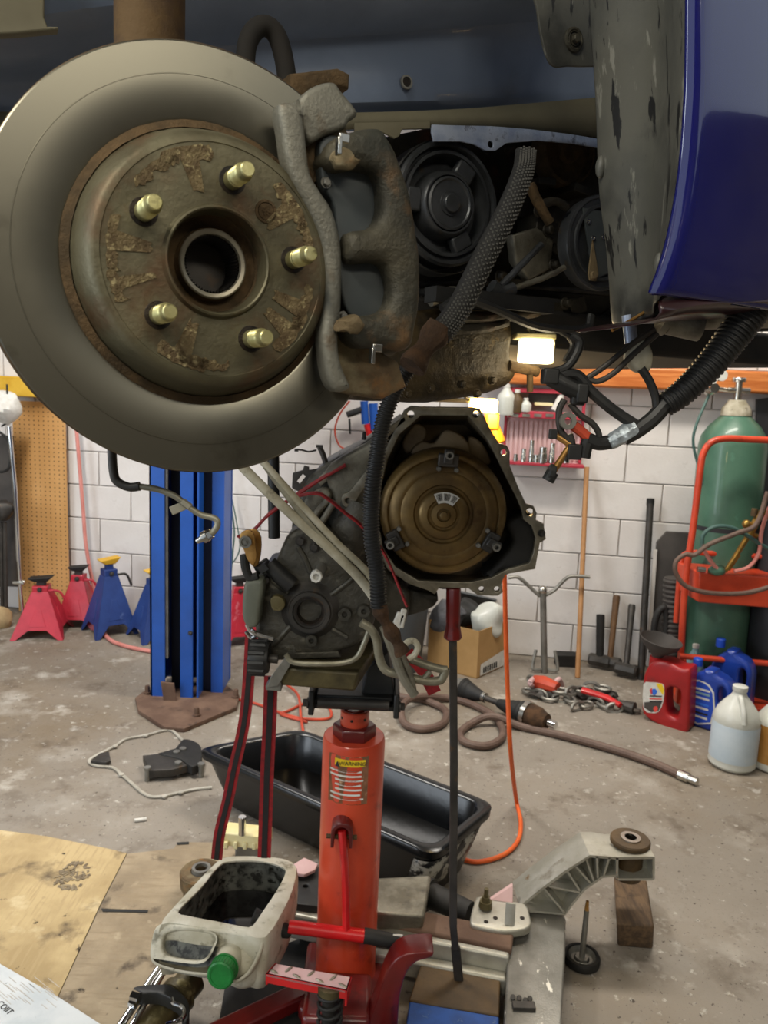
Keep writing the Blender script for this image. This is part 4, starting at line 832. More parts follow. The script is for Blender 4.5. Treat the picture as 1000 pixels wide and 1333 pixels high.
# pump block and spread legs on casters
b = B(); b.box((JX, JY - .02, .05), (.20, .22, .04)); b.box((JX - .01, JY - .14, .08), (.15, .14, .08)); b.build('jack_base', M['dark_red'], tj, .012)
def leg(name, pts, w, h, m, lab=None):
    b = B(); b.ribbon(spline(pts), (0, 0, 1), h, w); o = b.build(name, m, tj, .006, lab); return o
b = B()
arcp = [(493, 1333), (500, 1300), (508, 1272), (518, 1252), (532, 1243), (552, 1241)]
up = [VP(1.50).px(*p) for p in arcp]; b.plate(VP(1.46), sp2([(478, 1345), (490, 1305), (501, 1272), (513, 1252), (530, 1242), (562, 1240), (561, 1247), (542, 1253), (529, 1268), (520, 1300), (514, 1345)], 3), .06, bev=.004); b.build('front_leg', M['dark_red'], tj, label='dark red curved front leg')
random.seed(4)
for i, (dx, dy) in enumerate(((-.30, -.22), (-.05, -.36), (.09, -.34))):
    d = V((dx, dy, 0)); e = d.normalized(); Mx = Matrix((e, Z.cross(e), Z)).transposed()
    b = B(); b.box(o_ + d * .55 + Z * .055, (d.length * .9, .05, .035), Mx); b.build('leg', M['dark_red'], tj, .006)
    b = B(); w = o_ + d + Z * .032; b.lathe([(-.014, .006), (-.014, .028), (-.01, .031), (.01, .031), (.014, .028), (.014, .006)], w, Z.cross(e), 24, c0=True, c1=True); b.build('caster', M['rubber'], tj)
# pry bar
p0, p1 = VP(1.62).px(590, 768), VP(1.62).px(592, 1250)
pry = thing('pry_bar', 'long pry bar with a red handle standing upright under the bell housing', 'pry bar', (p1.x, p1.y, FL(592, 1280, .09).z))
y1 = 1.62
def S_(x, y): return VP(y1).px(x, y)
b = B(); pr = []
a, c = S_(590.5, 764), S_(589.5, 832); ln = (c - a).length
b.lathe([(0, .014), (.004, .0165), (ln * .45, .0162), (ln * .72, .0158), (ln * .9, .0195), (ln * .97, .0205), (ln, .018)], a, c - a, 8, c0=True, c1=True); b.build('handle', M['dark_red'], pry, .002, label='red octagonal handle')
b = B(); b.tube([S_(589.6, 830), S_(591, 1000), S_(590, 1165), S_(590, 1205), S_(593, 1235)], .0122, 4, up=(1, .99, 0)); b.build('shaft', M['dark_steel'], pry, .002)
b = B(); e0 = S_(593, 1232); e1 = S_(598, 1283); b.ribbon([e0, e0.lerp(e1, .4), e1], (1, 0, .05), .022, .012); b.build('tip', M['dark_steel'], pry, .003)

# ratchet straps
rs = thing('ratchet_strap', 'red and black ratchet strap tying the gearbox down, hanging at its left side', 'strap', VP(1.5).px(322, 830))
def strap(pts, w, Y, name='webbing', nrm=(1, 0, 0)):
    P_ = spline([VP(yy).px(x, y) for x, y, yy in pts], k=8)
    b = B(); b.ribbon(P_, nrm, w, .003); o = b.build(name, M['web_red'], rs, label='red webbing')
    b = B(); b.ribbon([p + V((0, -.0022, 0)) for p in P_], nrm, w * .42, .0022); b.build('black_stripe', M['web_black'], o, label='black centre stripe')
strap([(327, 826, 1.5), (324, 880, 1.5), (318, 940, 1.5), (305, 1000, 1.5), (297, 1040, 1.5), (286, 1085, 1.5), (282, 1118, 1.52)], .024, 1.5)
strap([(353, 880, 1.6), (351, 940, 1.6), (348, 1000, 1.6), (346, 1060, 1.6), (344, 1116, 1.6)], .030, 1.6)
P_ = spline([V(VP(yy).px(x, y)) for x, y, yy in ((312, 700, 1.47), (330, 690, 1.5), (352, 668, 1.52), (385, 645, 1.55), (420, 622, 1.58), (450, 605, 1.58))])
b = B(); b.ribbon(P_, (0, 1, .3), .016, .003); b.build('upper_webbing', M['web_red'], rs)
P_ = spline([V(VP(yy).px(x, y)) for x, y, yy in ((384, 646, 1.52), (412, 642, 1.52), (428, 650, 1.52), (450, 668, 1.53), (470, 684, 1.54), (500, 720, 1.54), (530, 790, 1.5))])
b = B(); b.ribbon(P_, (0, 1, .15), .016, .003); b.build('upper_webbing', M['web_red'], rs)
P_ = spline([V(VP(yy).px(x, y)) for x, y, yy in ((530, 850, 1.62), (548, 868, 1.63), (560, 890, 1.64), (566, 902, 1.64))]); b = B(); b.ribbon(P_, (.7, 0, .7), .03, .003); b.build('loose_end', M['web_red'], rs)
b = B(); b.plate(VP(1.46), sp2([(312, 700), (316, 692), (325, 690), (331, 697), (333, 712), (334, 726), (330, 736), (323, 730), (318, 718)], 3), .006, bev=.0015); b.plate(VP(1.49), sp2([(318, 698), (330, 688), (340, 700), (338, 730), (330, 738), (322, 725)], 3), .006, bev=.0015); rt = b.build('ratchet', M['gold'], rs, label='gold-plated ratchet buckle')
b = B(); c = VP(1.452).px(320, 705); b.lathe([(0, .012), (.006, .012), (.006, .008), (.003, .007), (.003, .003), (.008, .003), (.008, .0003)], c, (0, -1, 0), 20); b.cyl(c, c + V((0, .05, 0)), .008); b.build('ratchet_spindle', M['grey_steel'], rt)
b = B(); b.tube(spline([VP(1.47).px(*p) for p in ((318, 722), (320, 740), (326, 752), (336, 750))]), .009, 10); b.build('ratchet_handle', M['rubber'], rt)
b = B(); b.tube(spline([VP(1.48).px(*p) for p in ((322, 812), (328, 822), (342, 828), (356, 832))]), .006, 10); b.tube(spline([VP(1.48).px(*p) for p in ((320, 822), (327, 830), (334, 826))]), .004, 8); b.build('strap_hook', M['chrome'], rs, label='chrome strap hook')
# ---------------------------------------------------------------- foreground on the floor
# black mixing tub
tub = thing('drain_tub', 'large black plastic tub on the floor behind the red jack', 'tub', FL(430, 1080))
zr = .21
rim = [FL(255, 974, zr), FL(392, 948, zr), FL(646, 1046, zr), FL(566, 1112, zr)]
cen = sum(rim, V()) / 4
def rect_round(ps, k, z, r=.06, seg=5):
    c = sum(ps, V()) / 4; qs = [c + (p - c) * k for p in ps]; out = []
    for i in range(4):
        p, a, d = qs[i], qs[i - 1], qs[(i + 1) % 4]; ua, ud = (a - p).normalized(), (d - p).normalized(); rr = r
        for j in range(seg + 1):
            t = j / seg; q0, q1 = p + ua * rr, p + ud * rr
            m = (q0 * (1 - t) + p * t) * (1 - t) + (p * (1 - t) + q1 * t) * t; m.z = z; out.append(m)
    return out
def shrink(ps, d, z, r):
    c = sum(ps, V()) / 4; qs = []
    for i in range(4):
        p, a, n_ = ps[i], ps[i - 1], ps[(i + 1) % 4]; qs.append(p + (a - p).normalized() * d + (n_ - p).normalized() * d)
    return rect_round(qs, 1, z, r)
b = B()
b.loft([shrink(rim, .012, zr - .030, .06), shrink(rim, -.002, zr - .028, .06), shrink(rim, -.004, zr - .006, .06), shrink(rim, .004, zr, .06), shrink(rim, .022, zr, .06), shrink(rim, .030, zr - .008, .06), shrink(rim, .042, .09, .07), shrink(rim, .055, .035, .09), shrink(rim, .085, .014, .10)], False, True)
b.loft([shrink(rim, .012, zr - .030, .06), shrink(rim, .018, zr - .05, .06), shrink(rim, .034, .09, .07), shrink(rim, .05, .02, .09), shrink(rim, .075, .0, .10)], False, True)
b.build('tub_shell', M['tub'], tub, ang=60)
b = B(); b.loft([shrink(rim, .044, .085, .07), shrink(rim, .0438, .086, .07)], False, True); b.build('used_oil', M['oil'], tub, label='dark used oil in the tub')
# dried white residue on the tub's near right corner
b = B()
za = [(shrink(rim, .0165, .158, .06)), (shrink(rim, .0325, .09, .07)), (shrink(rim, .0485, .02, .09))]
n_ = len(za[0]); ix = list(range(12, 24))
rows = []
for rr in za: rows.append([cen + (rr[k % n_] - cen) * 1.002 for k in ix])
for r_ in rows:
    for p in r_: p.z = p.z + 0
b.grid(rows); b.build('residue', M['splash'], tub, label='dried white residue smeared on the near end', sol=.001)

# oil jug lying on its back, cut open
zj = .30
TOPq = [(203, 1196), (283, 1114), (390, 1122), (338, 1232)]
jg = thing('oil_jug', 'dirty white oil jug with a green cap lying cut open as a drip tray', 'jug', FL(295, 1200, .13))
HJ = HP(zj)
def J(x, y, dz=0): return FL(x, y, zj + dz)
# body outline at the top (cut level) and lower outlines
topo = [(206, 1203), (212, 1192), (246, 1155), (280, 1120), (296, 1112), (330, 1111), (368, 1114), (386, 1122), (388, 1136), (380, 1165), (362, 1200), (352, 1214), (340, 1222), (306, 1213), (256, 1206), (218, 1200)]
hole = [(232, 1186), (262, 1155), (284, 1128), (300, 1121), (340, 1121), (366, 1128), (372, 1136), (360, 1160), (344, 1184), (330, 1204), (322, 1207), (280, 1199), (244, 1192)]
th_ = [J(*p) for p in spline([V((*p, 0)) for p in topo], k=3, closed=True) for p in [p[:2]]]
def inset(ps, k, z):
    c = sum(ps, V()) / len(ps); out = []
    for p in ps:
        q = c + (p - c) * k; q.z = z; out.append(q)
    return out
b = B(); hh = [J(*p[:2]) for p in spline([V((*p, 0)) for p in hole], k=4, closed=True)]
nT = len(th_)
# resample the hole to the same count and alignment by angle from its own centre
cH = sum(hh, V()) / len(hh)
def res(ps, n):
    L = [0]; m = len(ps)
    for i in range(m): L.append(L[-1] + (ps[(i + 1) % m] - ps[i]).length)
    out = []
    for k in range(n):
        t = L[-1] * k / n; i = max(j for j in range(m) if L[j] <= t); out.append(ps[i].lerp(ps[(i + 1) % m], (t - L[i]) / max(L[i + 1] - L[i], 1e-9)))
    return out
NJ = 56
tt = res(th_, NJ); h2 = res(hh, NJ * 3)
h3 = []
for p in tt:
    d = (p - cH); d.z = 0; d.normalize(); h3.append(max(h2, key=lambda q: (q - cH).normalized().dot(d)).copy())
b.loft([[p - Z * .004 for p in h3], h3, inset(h3, 1.06, zj + .001), inset(tt, .965, zj - .004), inset(tt, .99, zj - .014), inset(tt, 1.0, zj - .032), inset(tt, .995, zj - .09), inset(tt, .96, zj - .125), inset(tt, .85, zj - .135)], False, True)
body = b.build('jug_body', M['jug'], jg, ang=50, label='translucent off-white jug body smeared with oil')
b = B(); b.loft([[p - Z * .003 for p in inset(h3, 1.02, zj)], inset(h3, 1.05, zj - .05), inset(h3, 1.02, zj - .11), inset(h3, .95, zj - .122)], False, True); b.build('jug_inside', M['jug_in'], jg, ang=50, label='oil-streaked grey inside of the jug')
b = B(); b.loft([inset(h3, .985, zj - .078), inset(h3, .98, zj - .0779)], False, True); b.build('used_oil', M['oil'], jg, label='pool of black used oil')
# sloping near end with the moulded handle
so = J(258, 1207, -.004); su = (J(330, 1222) - J(206, 1203)).normalized(); sv = so - FL(250, 1268, zj - .075)
sv = (sv - su * sv.dot(su)).normalized(); SF = Frame(so, su, sv)
ho = [(211, 1226), (216, 1216), (232, 1212), (256, 1213), (278, 1219), (276, 1232), (264, 1249), (238, 1249), (214, 1242)]
b = B(); b.plate(SF, sp2([(206, 1204), (232, 1203), (280, 1208), (322, 1214), (342, 1222), (340, 1240), (326, 1266), (308, 1280), (294, 1276), (280, 1272), (240, 1268), (204, 1258), (195, 1246), (197, 1222)], 4), .075, holes=[sp2(ho, 4)], bev=.006, res=3); b.build('jug_handle', M['jug'], jg, label='moulded handle end with its finger recess')
b = B(); b.ell(FL(318, 1250, zj - .085), (.05, .05, .055), n=24, m=14); b.build('jug_shoulder', M['jug'], jg)
b = B(); b.plate(SF.off(-.020), sp2([(206, 1214), (240, 1206), (290, 1214), (290, 1236), (270, 1258), (230, 1256), (204, 1246)], 3), .004); b.build('recess_shade', M['jug_in'], jg)  # dark plate painted as the shade inside the finger recess
cdir = V((-.12, -.9, .16)).normalized(); cc_ = FL(291, 1263, zj - .055) - cdir * .004
b = B(); b.lathe([(-.07, .045), (-.02, .028), (0, .026), (0, .02)], cc_, cdir, 28); b.build('jug_neck', M['jug'], jg)
b = B(); prf = [(-.008, .029), (-.003, .030), (.0, .030), (.0, .0282), (.024, .0278), (.0265, .025), (.0265, .0205), (.0255, .02), (.0255, .0003)]
b.lathe(prf, cc_, cdir, 36, c1=True)
ax1 = cdir.orthogonal().normalized(); ax2 = cdir.cross(ax1)
for i in range(30):
    a = 2 * math.pi * i / 30; r = ax1 * math.cos(a) + ax2 * math.sin(a); b.box(cc_ + r * .0282 + cdir * .013, (.0016, .0028, .020), Matrix((r, cdir.cross(r), cdir)).transposed())
b.build('cap', M['green_cap'], jg, label='ribbed green screw cap')

# steel prop under the jug: strut leg with clamp (bottom left)
sl = thing('strut_assembly', 'old strut with black bracket and wire clip lying under the white jug', 'car part', FL(220, 1320, 0))
zq = .10
b = B(); a_, c_ = FL(250, 1275, .09), FL(150, 1390, .07); b.cyl(a_, c_, .034, n=24); b.lathe([(0, .034), (0, .042), (.02, .042), (.02, .034)], a_.lerp(c_, .18), c_ - a_, 28); b.build('tube', M['olive'], sl)
b = B(); b.cyl(FL(206, 1262, .14), FL(140, 1360, .10), .009); b.cyl(FL(214, 1264, .14), FL(152, 1368, .10), .007); b.build('chrome_rod', M['chrome'], sl)
b = B(); b.plate(HP(.155), sp2([(174, 1285), (186, 1282), (205, 1281), (222, 1282), (240, 1296), (246, 1306), (246, 1325), (238, 1330), (236, 1310), (224, 1300), (205, 1292), (186, 1293), (176, 1292)], 2), .03, bev=.003); b.build('clamp_bracket', M['black'], sl, label='black plastic clamp bracket')
b = B(); b.tube(spline([FL(*p, .158) for p in ((224, 1300), (226, 1306), (236, 1310), (240, 1318), (234, 1328), (216, 1334))]), .0042, 8); b.build('wire_clip', M['chrome'], sl)
b = B(); b.cyl(FL(172, 1296, .15), FL(182, 1299, .15), .012, n=6); b.cyl(FL(170, 1304, .14), FL(178, 1307, .14), .010, n=6); b.build('clip_nut', M['chrome'], sl)

# aluminium subframe
sf = thing('engine_subframe', 'aluminium engine subframe with a ribbed curved arm lying on the floor under the jack', 'subframe', FL(640, 1230, 0))
Y0 = 1.84; FV = VP(Y0)
arm_o = [(674, 1173), (700, 1152), (732, 1128), (765, 1106), (780, 1106), (798, 1109), (846, 1107), (848, 1110), (846, 1137), (800, 1136), (798, 1131), (781, 1133), (758, 1149), (742, 1168), (733, 1181), (675, 1176)]
b = B(); b.plate(FV.off(-.02), arm_o, .085, bev=.004); arm = b.build('curved_arm', M['alu'], sf, label='pale curved aluminium arm')
edge_top = [(676, 1172), (700, 1152), (732, 1128), (765, 1107), (800, 1110), (846, 1109)]
edge_bot = [(675, 1177), (733, 1182), (743, 1168), (758, 1150), (781, 1134), (799, 1132), (802, 1137), (846, 1137)]
def rib(pts, w=.005):
    b = B(); pp = [FV.px(*p) for p in pts]; b.ribbon(pp, (0, 1, 0), .05, w); return b.build('rib', M['alu'], arm)
rib(edge_top, .007); rib(edge_bot, .006); rib([(847, 1108), (847, 1137)], .006); rib([(800, 1109), (800, 1136)], .006)
for p, q in (((706, 1149), (733, 1181)), ((712, 1146), (752, 1154)), ((736, 1127), (752, 1152)), ((746, 1120), (766, 1142)), ((760, 1111), (770, 1139)), ((774, 1107), (775, 1135)), ((790, 1109), (783, 1132))): rib([p, q])
b = B(); b.plate(FV.off(-.0195), [(690, 1166), (765, 1110), (797, 1112), (797, 1130), (780, 1132), (742, 1166), (733, 1178)], .003); b.build('web_face', M['alu'], arm)  # plain web face between the ribs, same alloy as the arm
bc = FL(821, 1091, FV.px(820, 1108).z + .014)
b = B(); b.lathe([(-.11, .036), (-.014, .038), (-.014, .05), (-.012, .052), (-.004, .052), (.0, .049), (.0, .026)], bc, Z, 40, c0=True); b.build('bushing', M['wood_brown'], sf, label='brown rubber bushing')
b = B(); b.lathe([(-.002, .027), (.004, .026), (.004, .0155), (-.03, .0155), (-.03, .0002)], bc, Z, 32); b.build('bushing_sleeve', M['steel'], sf)
b = B(); b.lathe([(.0, .0152), (-.029, .0152), (-.029, .0002)], bc - Z * .001, Z, 24); b.build('bushing_bore', M['bore'], sf)
# flat scratched plate coming forward
zt = .115
pl = [(664, 1180), (733, 1184), (737, 1196), (736, 1240), (728, 1400), (652, 1400), (658, 1300)]
b = B(); b.plate(HP(zt), pl, .10, bev=.006); plate = b.build('mounting_plate', M['alu_scr'], sf, label='scratched flat plate with bare metal marks')
b = B(); random.seed(21)
for x, y in ((668, 1298), (676, 1299), (684, 1302), (690, 1300)):
    b.cyl(FL(x, y, zt + .008), FL(x, y, zt - .002), .006, n=10)
b.box(FL(682, 1310, zt + .004), (.05, .02, .01)); b.build('stud_row', M['dark_steel'], plate, .001); plate.children[-1]['kind'] = 'stuff'
# twin rails and cross plates
def bar3(name, a, c, w, h, m, z, par=sf, lab=None, bev=.006):
    p, q = FL(*a, z), FL(*c, z); d = (q - p).normalized(); Mx = Matrix((d, Z.cross(d), Z)).transposed()
    b = B(); b.box((p + q) / 2 - Z * h / 2, ((q - p).length, w, h), Mx); return b.build(name, m, par, bev, lab)
bar3('upper_rail', (340, 1172), (664, 1236), .055, .07, M['alu'], .13, lab='pale tube-like rail')
bar3('lower_rail', (420, 1224), (660, 1270), .030, .045, M['alu'], .09)
bar3('back_rail', (490, 1186), (668, 1222), .075, .02, M['rust_plate'], .14)
b = B(); b.plate(HP(.15), sp2([(612, 1196), (618, 1172), (626, 1166), (660, 1172), (684, 1176), (690, 1190), (692, 1202), (684, 1209), (660, 1212), (634, 1208), (616, 1204)], 2), .022, bev=.006); brk = b.build('stud_plate', M['alu'], sf, label='cast lug plate with a rusty stud')
b = B(); c = FL(632, 1180, .155); b.cyl(c, c + Z * .016, .018, .016, n=12); b.cyl(c, c + Z * .028, .013, .010, n=12); b.cyl(c, c + Z * .05, .006, n=10); b.build('stud', M['olive'], brk)
for x, y in ((633, 1200), (645, 1195), (680, 1195)):
    b = B(); c = FL(x, y, .1505); b.cyl(c, c + Z * .0008, .006, n=12); b.build('bolt_hole', M['bore'], brk)
b = B(); b.prism([FL(656, 1204, .15), FL(664, 1206, .15), FL(666, 1176, .2), FL(658, 1174, .2)], (.012, 0, 0)); b.build('lug_fin', M['alu'], brk, .003)
b = B(); b.prism([FL(638, 1172, .15), FL(668, 1176, .15), FL(668, 1152, .18)], (0, .012, 0)); b.build('gusset', M['rack_pale'], brk, .002)
b = B(); c0, c1 = FL(552, 1162, .13), FL(612, 1188, .13); b.cyl(c0, c1, .034, .028, n=18); b.lathe([(0, .034), (-.002, .042), (-.02, .042), (-.02, .0)], c0, c0 - c1, 20); b.build('rack_boot', M['rubber'], sf, label='black rubber bushing tube')
b = B(); b.hexa([FL(488, 1212, .12), FL(550, 1214, .12), FL(556, 1180, .1), FL(488, 1178, .1)], [FL(488, 1188, .19), FL(552, 1194, .19), FL(562, 1138, .19), FL(490, 1142, .19)]); b.build('tower', M['cast'], sf, .008, label='grey cast tower behind the jack')
b = B(); b.plate(HP(.17), [(380, 1126), (396, 1116), (414, 1124), (410, 1132), (396, 1138), (384, 1136)], .01, bev=.002); b.build('left_tab', M['rack_pale'], sf)
b = B(); b.plate(HP(.15), [(384, 1134), (416, 1128), (416, 1180), (384, 1176)], .10, holes=[(398, 1153, .007)], bev=.003); b.build('left_bracket', M['black'], sf)

b = B(); b.prism([FL(296, 1268, .012), FL(352, 1238, .012), FL(420, 1212, .012), FL(486, 1244, .012), FL(486, 1420, .012), FL(270, 1420, .012)], (0, 0, .004)); o = b.build('black_floor_sheet', M['rubber']); tag(o, 'flat black sheet added on the floor under the foot pedal', 'tray')  # flat black filler for the dark area under the pedal
# board under the pry bar
bd = thing('wooden_board', 'brown stained board with a blue painted front edge under the pry bar tip', 'board', FL(590, 1310, 0))
zb_ = .085
b = B(); tpq = [HP(zb_).px(*p) for p in ((550, 1250), (652, 1266), (650, 1322), (532, 1302))]; b.prism(tpq, (0, 0, -zb_)); b.build('board', M['wood_brown'], bd, .004)
b = B(); fr_ = [HP(zb_ + .001).px(*p) for p in ((533, 1303), (650, 1323), (646, 1420), (520, 1400))]; b.prism(fr_, (0, 0, -zb_)); b.build('blue_board', M['blue_paint'], bd, .004, label='blue painted strip')
# timber block and magnetic dish
tb = thing('wood_block', 'dark oily square timber block lying on the floor right of the subframe', 'block', FL(825, 1210))
zw = .085
b = B(); b.hexa([FL(804, 1232, 0), FL(850, 1236, 0), FL(843, 1166, 0), FL(801, 1160, 0)], [HP(zw).px(803, 1202), HP(zw).px(852, 1206), HP(zw).px(842, 1145), HP(zw).px(799, 1141)]); b.build('timber', M['wood_old'], tb, .006)
dsh = thing('rubber_dish', 'round black rubber dish with a bolt standing in it on the floor', 'mount', FL(757, 1252))
c = FL(757, 1253)
b = B(); b.lathe([(0, .04), (.004, .046), (.018, .047), (.024, .044), (.026, .038), (.022, .034), (.012, .030), (.012, .0003)], c, Z, 40, c0=True); b.build('dish', M['rubber'], dsh)
b = B(); b.lathe([(.022, .035), (.024, .033), (.013, .027), (.012, .02)], c, Z, 36); b.build('dish_ring', M['grey_steel'], dsh)
b = B(); b.cyl(c + Z * .012, c + Z * .018, .018, n=6); b.tube([c + Z * .012, c + V((.004, .01, .08)), c + V((.006, .015, .14))], [.0075, .0075, .0065], 12); b.build('bolt', M['grey_steel'], dsh); 
b = B(); p_ = c + V((.006, .015, .14)); b.cyl(p_ - Z * .002, p_ + Z * .026, .0062, .004, n=10); b.build('bolt_tip', M['gold'], dsh)

# rusty disc, yellow clamp block with chrome pin (left of the jug)
rd = thing('rusty_hub', 'small rusty wheel hub lying left of the oil jug', 'car part', FL(262, 1165))
c = FL(262, 1166)
b = B(); b.lathe([(0, .05), (.03, .052), (.035, .05), (.035, .058), (.075, .06), (.08, .056), (.08, .03), (.07, .028), (.07, .0005)], c, Z, 40, c0=True); b.build('hub', M['rust'], rd)
b = B(); b.lathe([(.075, .028), (.09, .026), (.09, .018), (.08, .017)], c, Z, 28); b.build('hub_nut', M['grey_steel'], rd)
yc = thing('clamp_block', 'cream plastic clamp block with a chrome pin beside the red strap', 'clamp', FL(326, 1140))
zz = .15
b = B(); c = FL(327, 1110, .07); b.box((c.x, c.y, .065), (.085, .07, .13)); b.build('clamp_base', M['grey_steel'], yc, .006)
b = B(); b.box(HP(.15).px(322, 1088), (.135, .06, .04), Matrix.Rotation(R_(-6), 3, 'Z')); 
for i in range(5): b.box(HP(.15).px(322, 1088) + V((-.055 + .027 * i, -.031, -.012)), (.012, .008, .022))
b.build('clamp_body', M['cream'], yc, .003)
b = B(); c = HP(.17).px(315, 1086); b.cyl(c, c + Z * .055, .011, n=16); b.cyl(c + Z * .05, c + Z * .056, .0085, n=16); b.build('pin', M['chrome'], yc)

# cardboard sheets
def sheet(name, pts, m, z, label, th=.004, wob=.002):
    b = B(); P_ = [FL(x, y, z) for x, y in pts]; b.prism(P_, (0, 0, th)); o = b.build(name, m, None, 0); tag(o, label, 'cardboard', 'cardboard spread on the floor'); return o
sheet('cardboard_sheet', [(-60, 1086), (0, 1082), (60, 1090), (140, 1106), (165, 1112), (130, 1180), (70, 1310), (40, 1420), (-120, 1420)], M['card_floor'], .001, 'big tan corrugated cardboard sheet with a dark scraped spot, bottom left')
sheet('cardboard_sheet', [(166, 1113), (226, 1106), (232, 1098), (300, 1098), (330, 1150), (270, 1250), (180, 1420), (30, 1420), (72, 1308), (132, 1180)], M['card_grey'], .003, 'greyer cardboard sheet partly under the oil jug')
o = sheet('paper_sheet', [(-140, 1200), (0, 1256), (74, 1298), (136, 1338), (200, 1420), (-140, 1420)], M['paper'], .008, 'white printed sheet in the bottom left corner', .003); o['category'] = 'paper'; o['group'] = 'loose sheets on the floor'
PF = HP(.0115); c = PF.px(6, 1312); f_ = Frame(c, V((.83, -.55, 0)), V((.55, .83, 0)))
text('COIIT', .020, f_, 0, 0, M['ink'], o, rot=R_(0))
b = B(); random.seed(8)
for i in range(26):
    p = PF.px(random.uniform(0, 70), random.uniform(1272, 1300) + i * .6); b.box(p, (random.uniform(.02, .06), .0012, .0004), Matrix.Rotation(R_(-34), 3, 'Z'))
q_ = b.build('print_lines', M['mortar'], o); q_['kind'] = 'stuff'
sl_ = B(); sl_.prism([FL(132, 1183, .008), FL(193, 1185, .008), FL(192, 1188, .008), FL(134, 1187, .008)], (0, 0, .001)); o = sl_.build('slit', M['ink'], [q for q in bpy.data.objects if q.name == 'cardboard_sheet.001'][0])
sl_ = B(); sl_.prism([FL(230, 1097, .008), FL(246, 1096, .008), FL(246, 1099, .008), FL(231, 1100, .008)], (0, 0, .001)); sl_.build('slit', M['ink'], [q for q in bpy.data.objects if q.name == 'cardboard_sheet.001'][0])
# scraps on the scraped spot
random.seed(30); b = B()
for i in range(70):
    a = random.uniform(0, 6.28); r = random.random() ** .5; p = FL(95 + 24 * r * math.cos(a), 1140 + 18 * r * math.sin(a) - .4 * r * 24 * math.cos(a), .006)
    b.box(p, (random.uniform(.006, .022), random.uniform(.004, .01), .002), Matrix.Rotation(random.uniform(0, 6), 3, 'Z') @ Matrix.Rotation(random.uniform(-.4, .4), 3, 'X'))
o = b.build('dry_scraps', M['leaf']); o['kind'] = 'stuff'; tag(o, 'patch of dry dirt scraps on the tan cardboard', 'scraps')
b = B(); p = FL(183, 1067, .006); b.tube([p - V((.018, .006, 0)), p + V((.018, .006, 0))], .006, 10); o = b.build('cigarette_end', M['label_white']); tag(o, 'small white cigarette end on the floor', 'litter')

# gasket ring and black valve body
gp = [(300, 990), (268, 978), (250, 974), (236, 962), (224, 951), (212, 951), (190, 957), (164, 962), (150, 971), (132, 980), (118, 988), (117, 993), (126, 997), (146, 999), (158, 1008), (172, 1020), (186, 1032), (198, 1037), (214, 1036), (236, 1031), (256, 1027), (276, 1025)]
b = B(); b.ribbon(spline([FL(*p, .006) for p in gp], k=4), Z, .005, .011); gk = b.build('gasket', M['gasket']); tag(gk, 'thin pale pan gasket lying open on the floor left of the black tub', 'gasket')
for x, y in ((150, 971), (190, 957), (158, 1008), (236, 1031), (214, 1036)):
    b = B(); p = FL(x, y, .01); b.cyl(p - Z * .004, p + Z * .002, .010, n=12); o = b.build('gasket_ear', M['gasket'], gk)
vb = thing('steel_bracket', 'black stamped bracket with loose bolts lying inside the pale gasket', 'bracket', FL(222, 998))
b = B(); b.plate(HP(.045), [(186, 983), (206, 981), (232, 985), (244, 996), (222, 1002), (194, 1003)], .03, bev=.003); b.build('bracket_plate', M['dark_steel'], vb)
b = B(); b.plate(HP(.05), sp2([(206, 980), (228, 974), (238, 962), (252, 964), (262, 972), (262, 990), (250, 998), (236, 988), (222, 984)], 2), .035, bev=.004); b.build('bracket_arm', M['rubber'], vb)
for x, y in ((192, 1005), (230, 984), (238, 980), (262, 1000), (232, 998)):
    b = B(); p = FL(x, y, .035); b.cyl(p - Z * .034, p + Z * .012, .010, n=12); b.cyl(p + Z * .01, p + Z * .02, .014, n=6); b.build('bolt', M['grey_steel'], vb)
b = B(); b.plate(HP(.02), [(118, 990), (130, 980), (142, 978), (144, 990), (138, 992)], .012, bev=.002); o = b.build('metal_tab', M['dark_steel']); tag(o, 'small dark metal tab at the left corner of the gasket', 'bracket')
# ---------------------------------------------------------------- back of the workshop
def stand_at(px_, py_): return FL(px_, py_)
# lift post
lp = thing('lift_post', 'blue steel lift post bolted to a rusty base plate', 'lift', FL(245, 915))
bz = FL(200, 895); 
pb_ = FL(246, 902); YB = pb_.y
FP = VP(YB - .08); xl, xr = FP.px(198, 900).x, FP.px(288, 900).x
wv = xr - xl; cx_ = (xl + xr) / 2
xs = [FP.px(x, 800).x for x in (197, 216, 241, 260, 287)]
y0_ = YB - .10; H_ = 3.3
b = B()   # outer shell: two front lips, two sides, back
b.box(((xs[0] + xs[1]) / 2, y0_ + .004, H_ / 2 + .02), (xs[1] - xs[0], .008, H_)); lipL = b.build('front_lip', M['post_blue'], lp)
b = B(); b.box((xs[2] + .012, y0_ + .004, H_ / 2 + .02), (xs[3] - xs[2] - .01, .012, H_)); b.box((xs[3] - .004, y0_ + .05, H_ / 2 + .02), (.008, .1, H_)); b.build('front_lip', M['post_blue'], lp)
b = B(); b.box((xs[0] + .004, y0_ + .12, H_ / 2 + .02), (.008, .24, H_)); b.box(((xs[0] + xs[4]) / 2, y0_ + .25, H_ / 2 + .02), (wv, .012, H_)); b.box((xs[4] - .004, y0_ + .17, H_ / 2 + .02), (.008, .17, H_)); b.build('post_shell', M['post_blue'], lp)
b = B(); b.box(((xs[3] + xs[4]) / 2 + .022, y0_ + .075, H_ / 2 + .02), (xs[4] - xs[3] - .04, .008, H_)); b.build('side_face', M['post_blue'], lp)
b = B(); b.box(((xs[1] + xs[2]) / 2, y0_ + .12, H_ / 2 + .02), (xs[2] - xs[1], .02, H_)); b.box((xs[3] + .02, y0_ + .1, H_ / 2 + .02), (.05, .02, H_)); b.build('channel', M['post_dark'], lp)
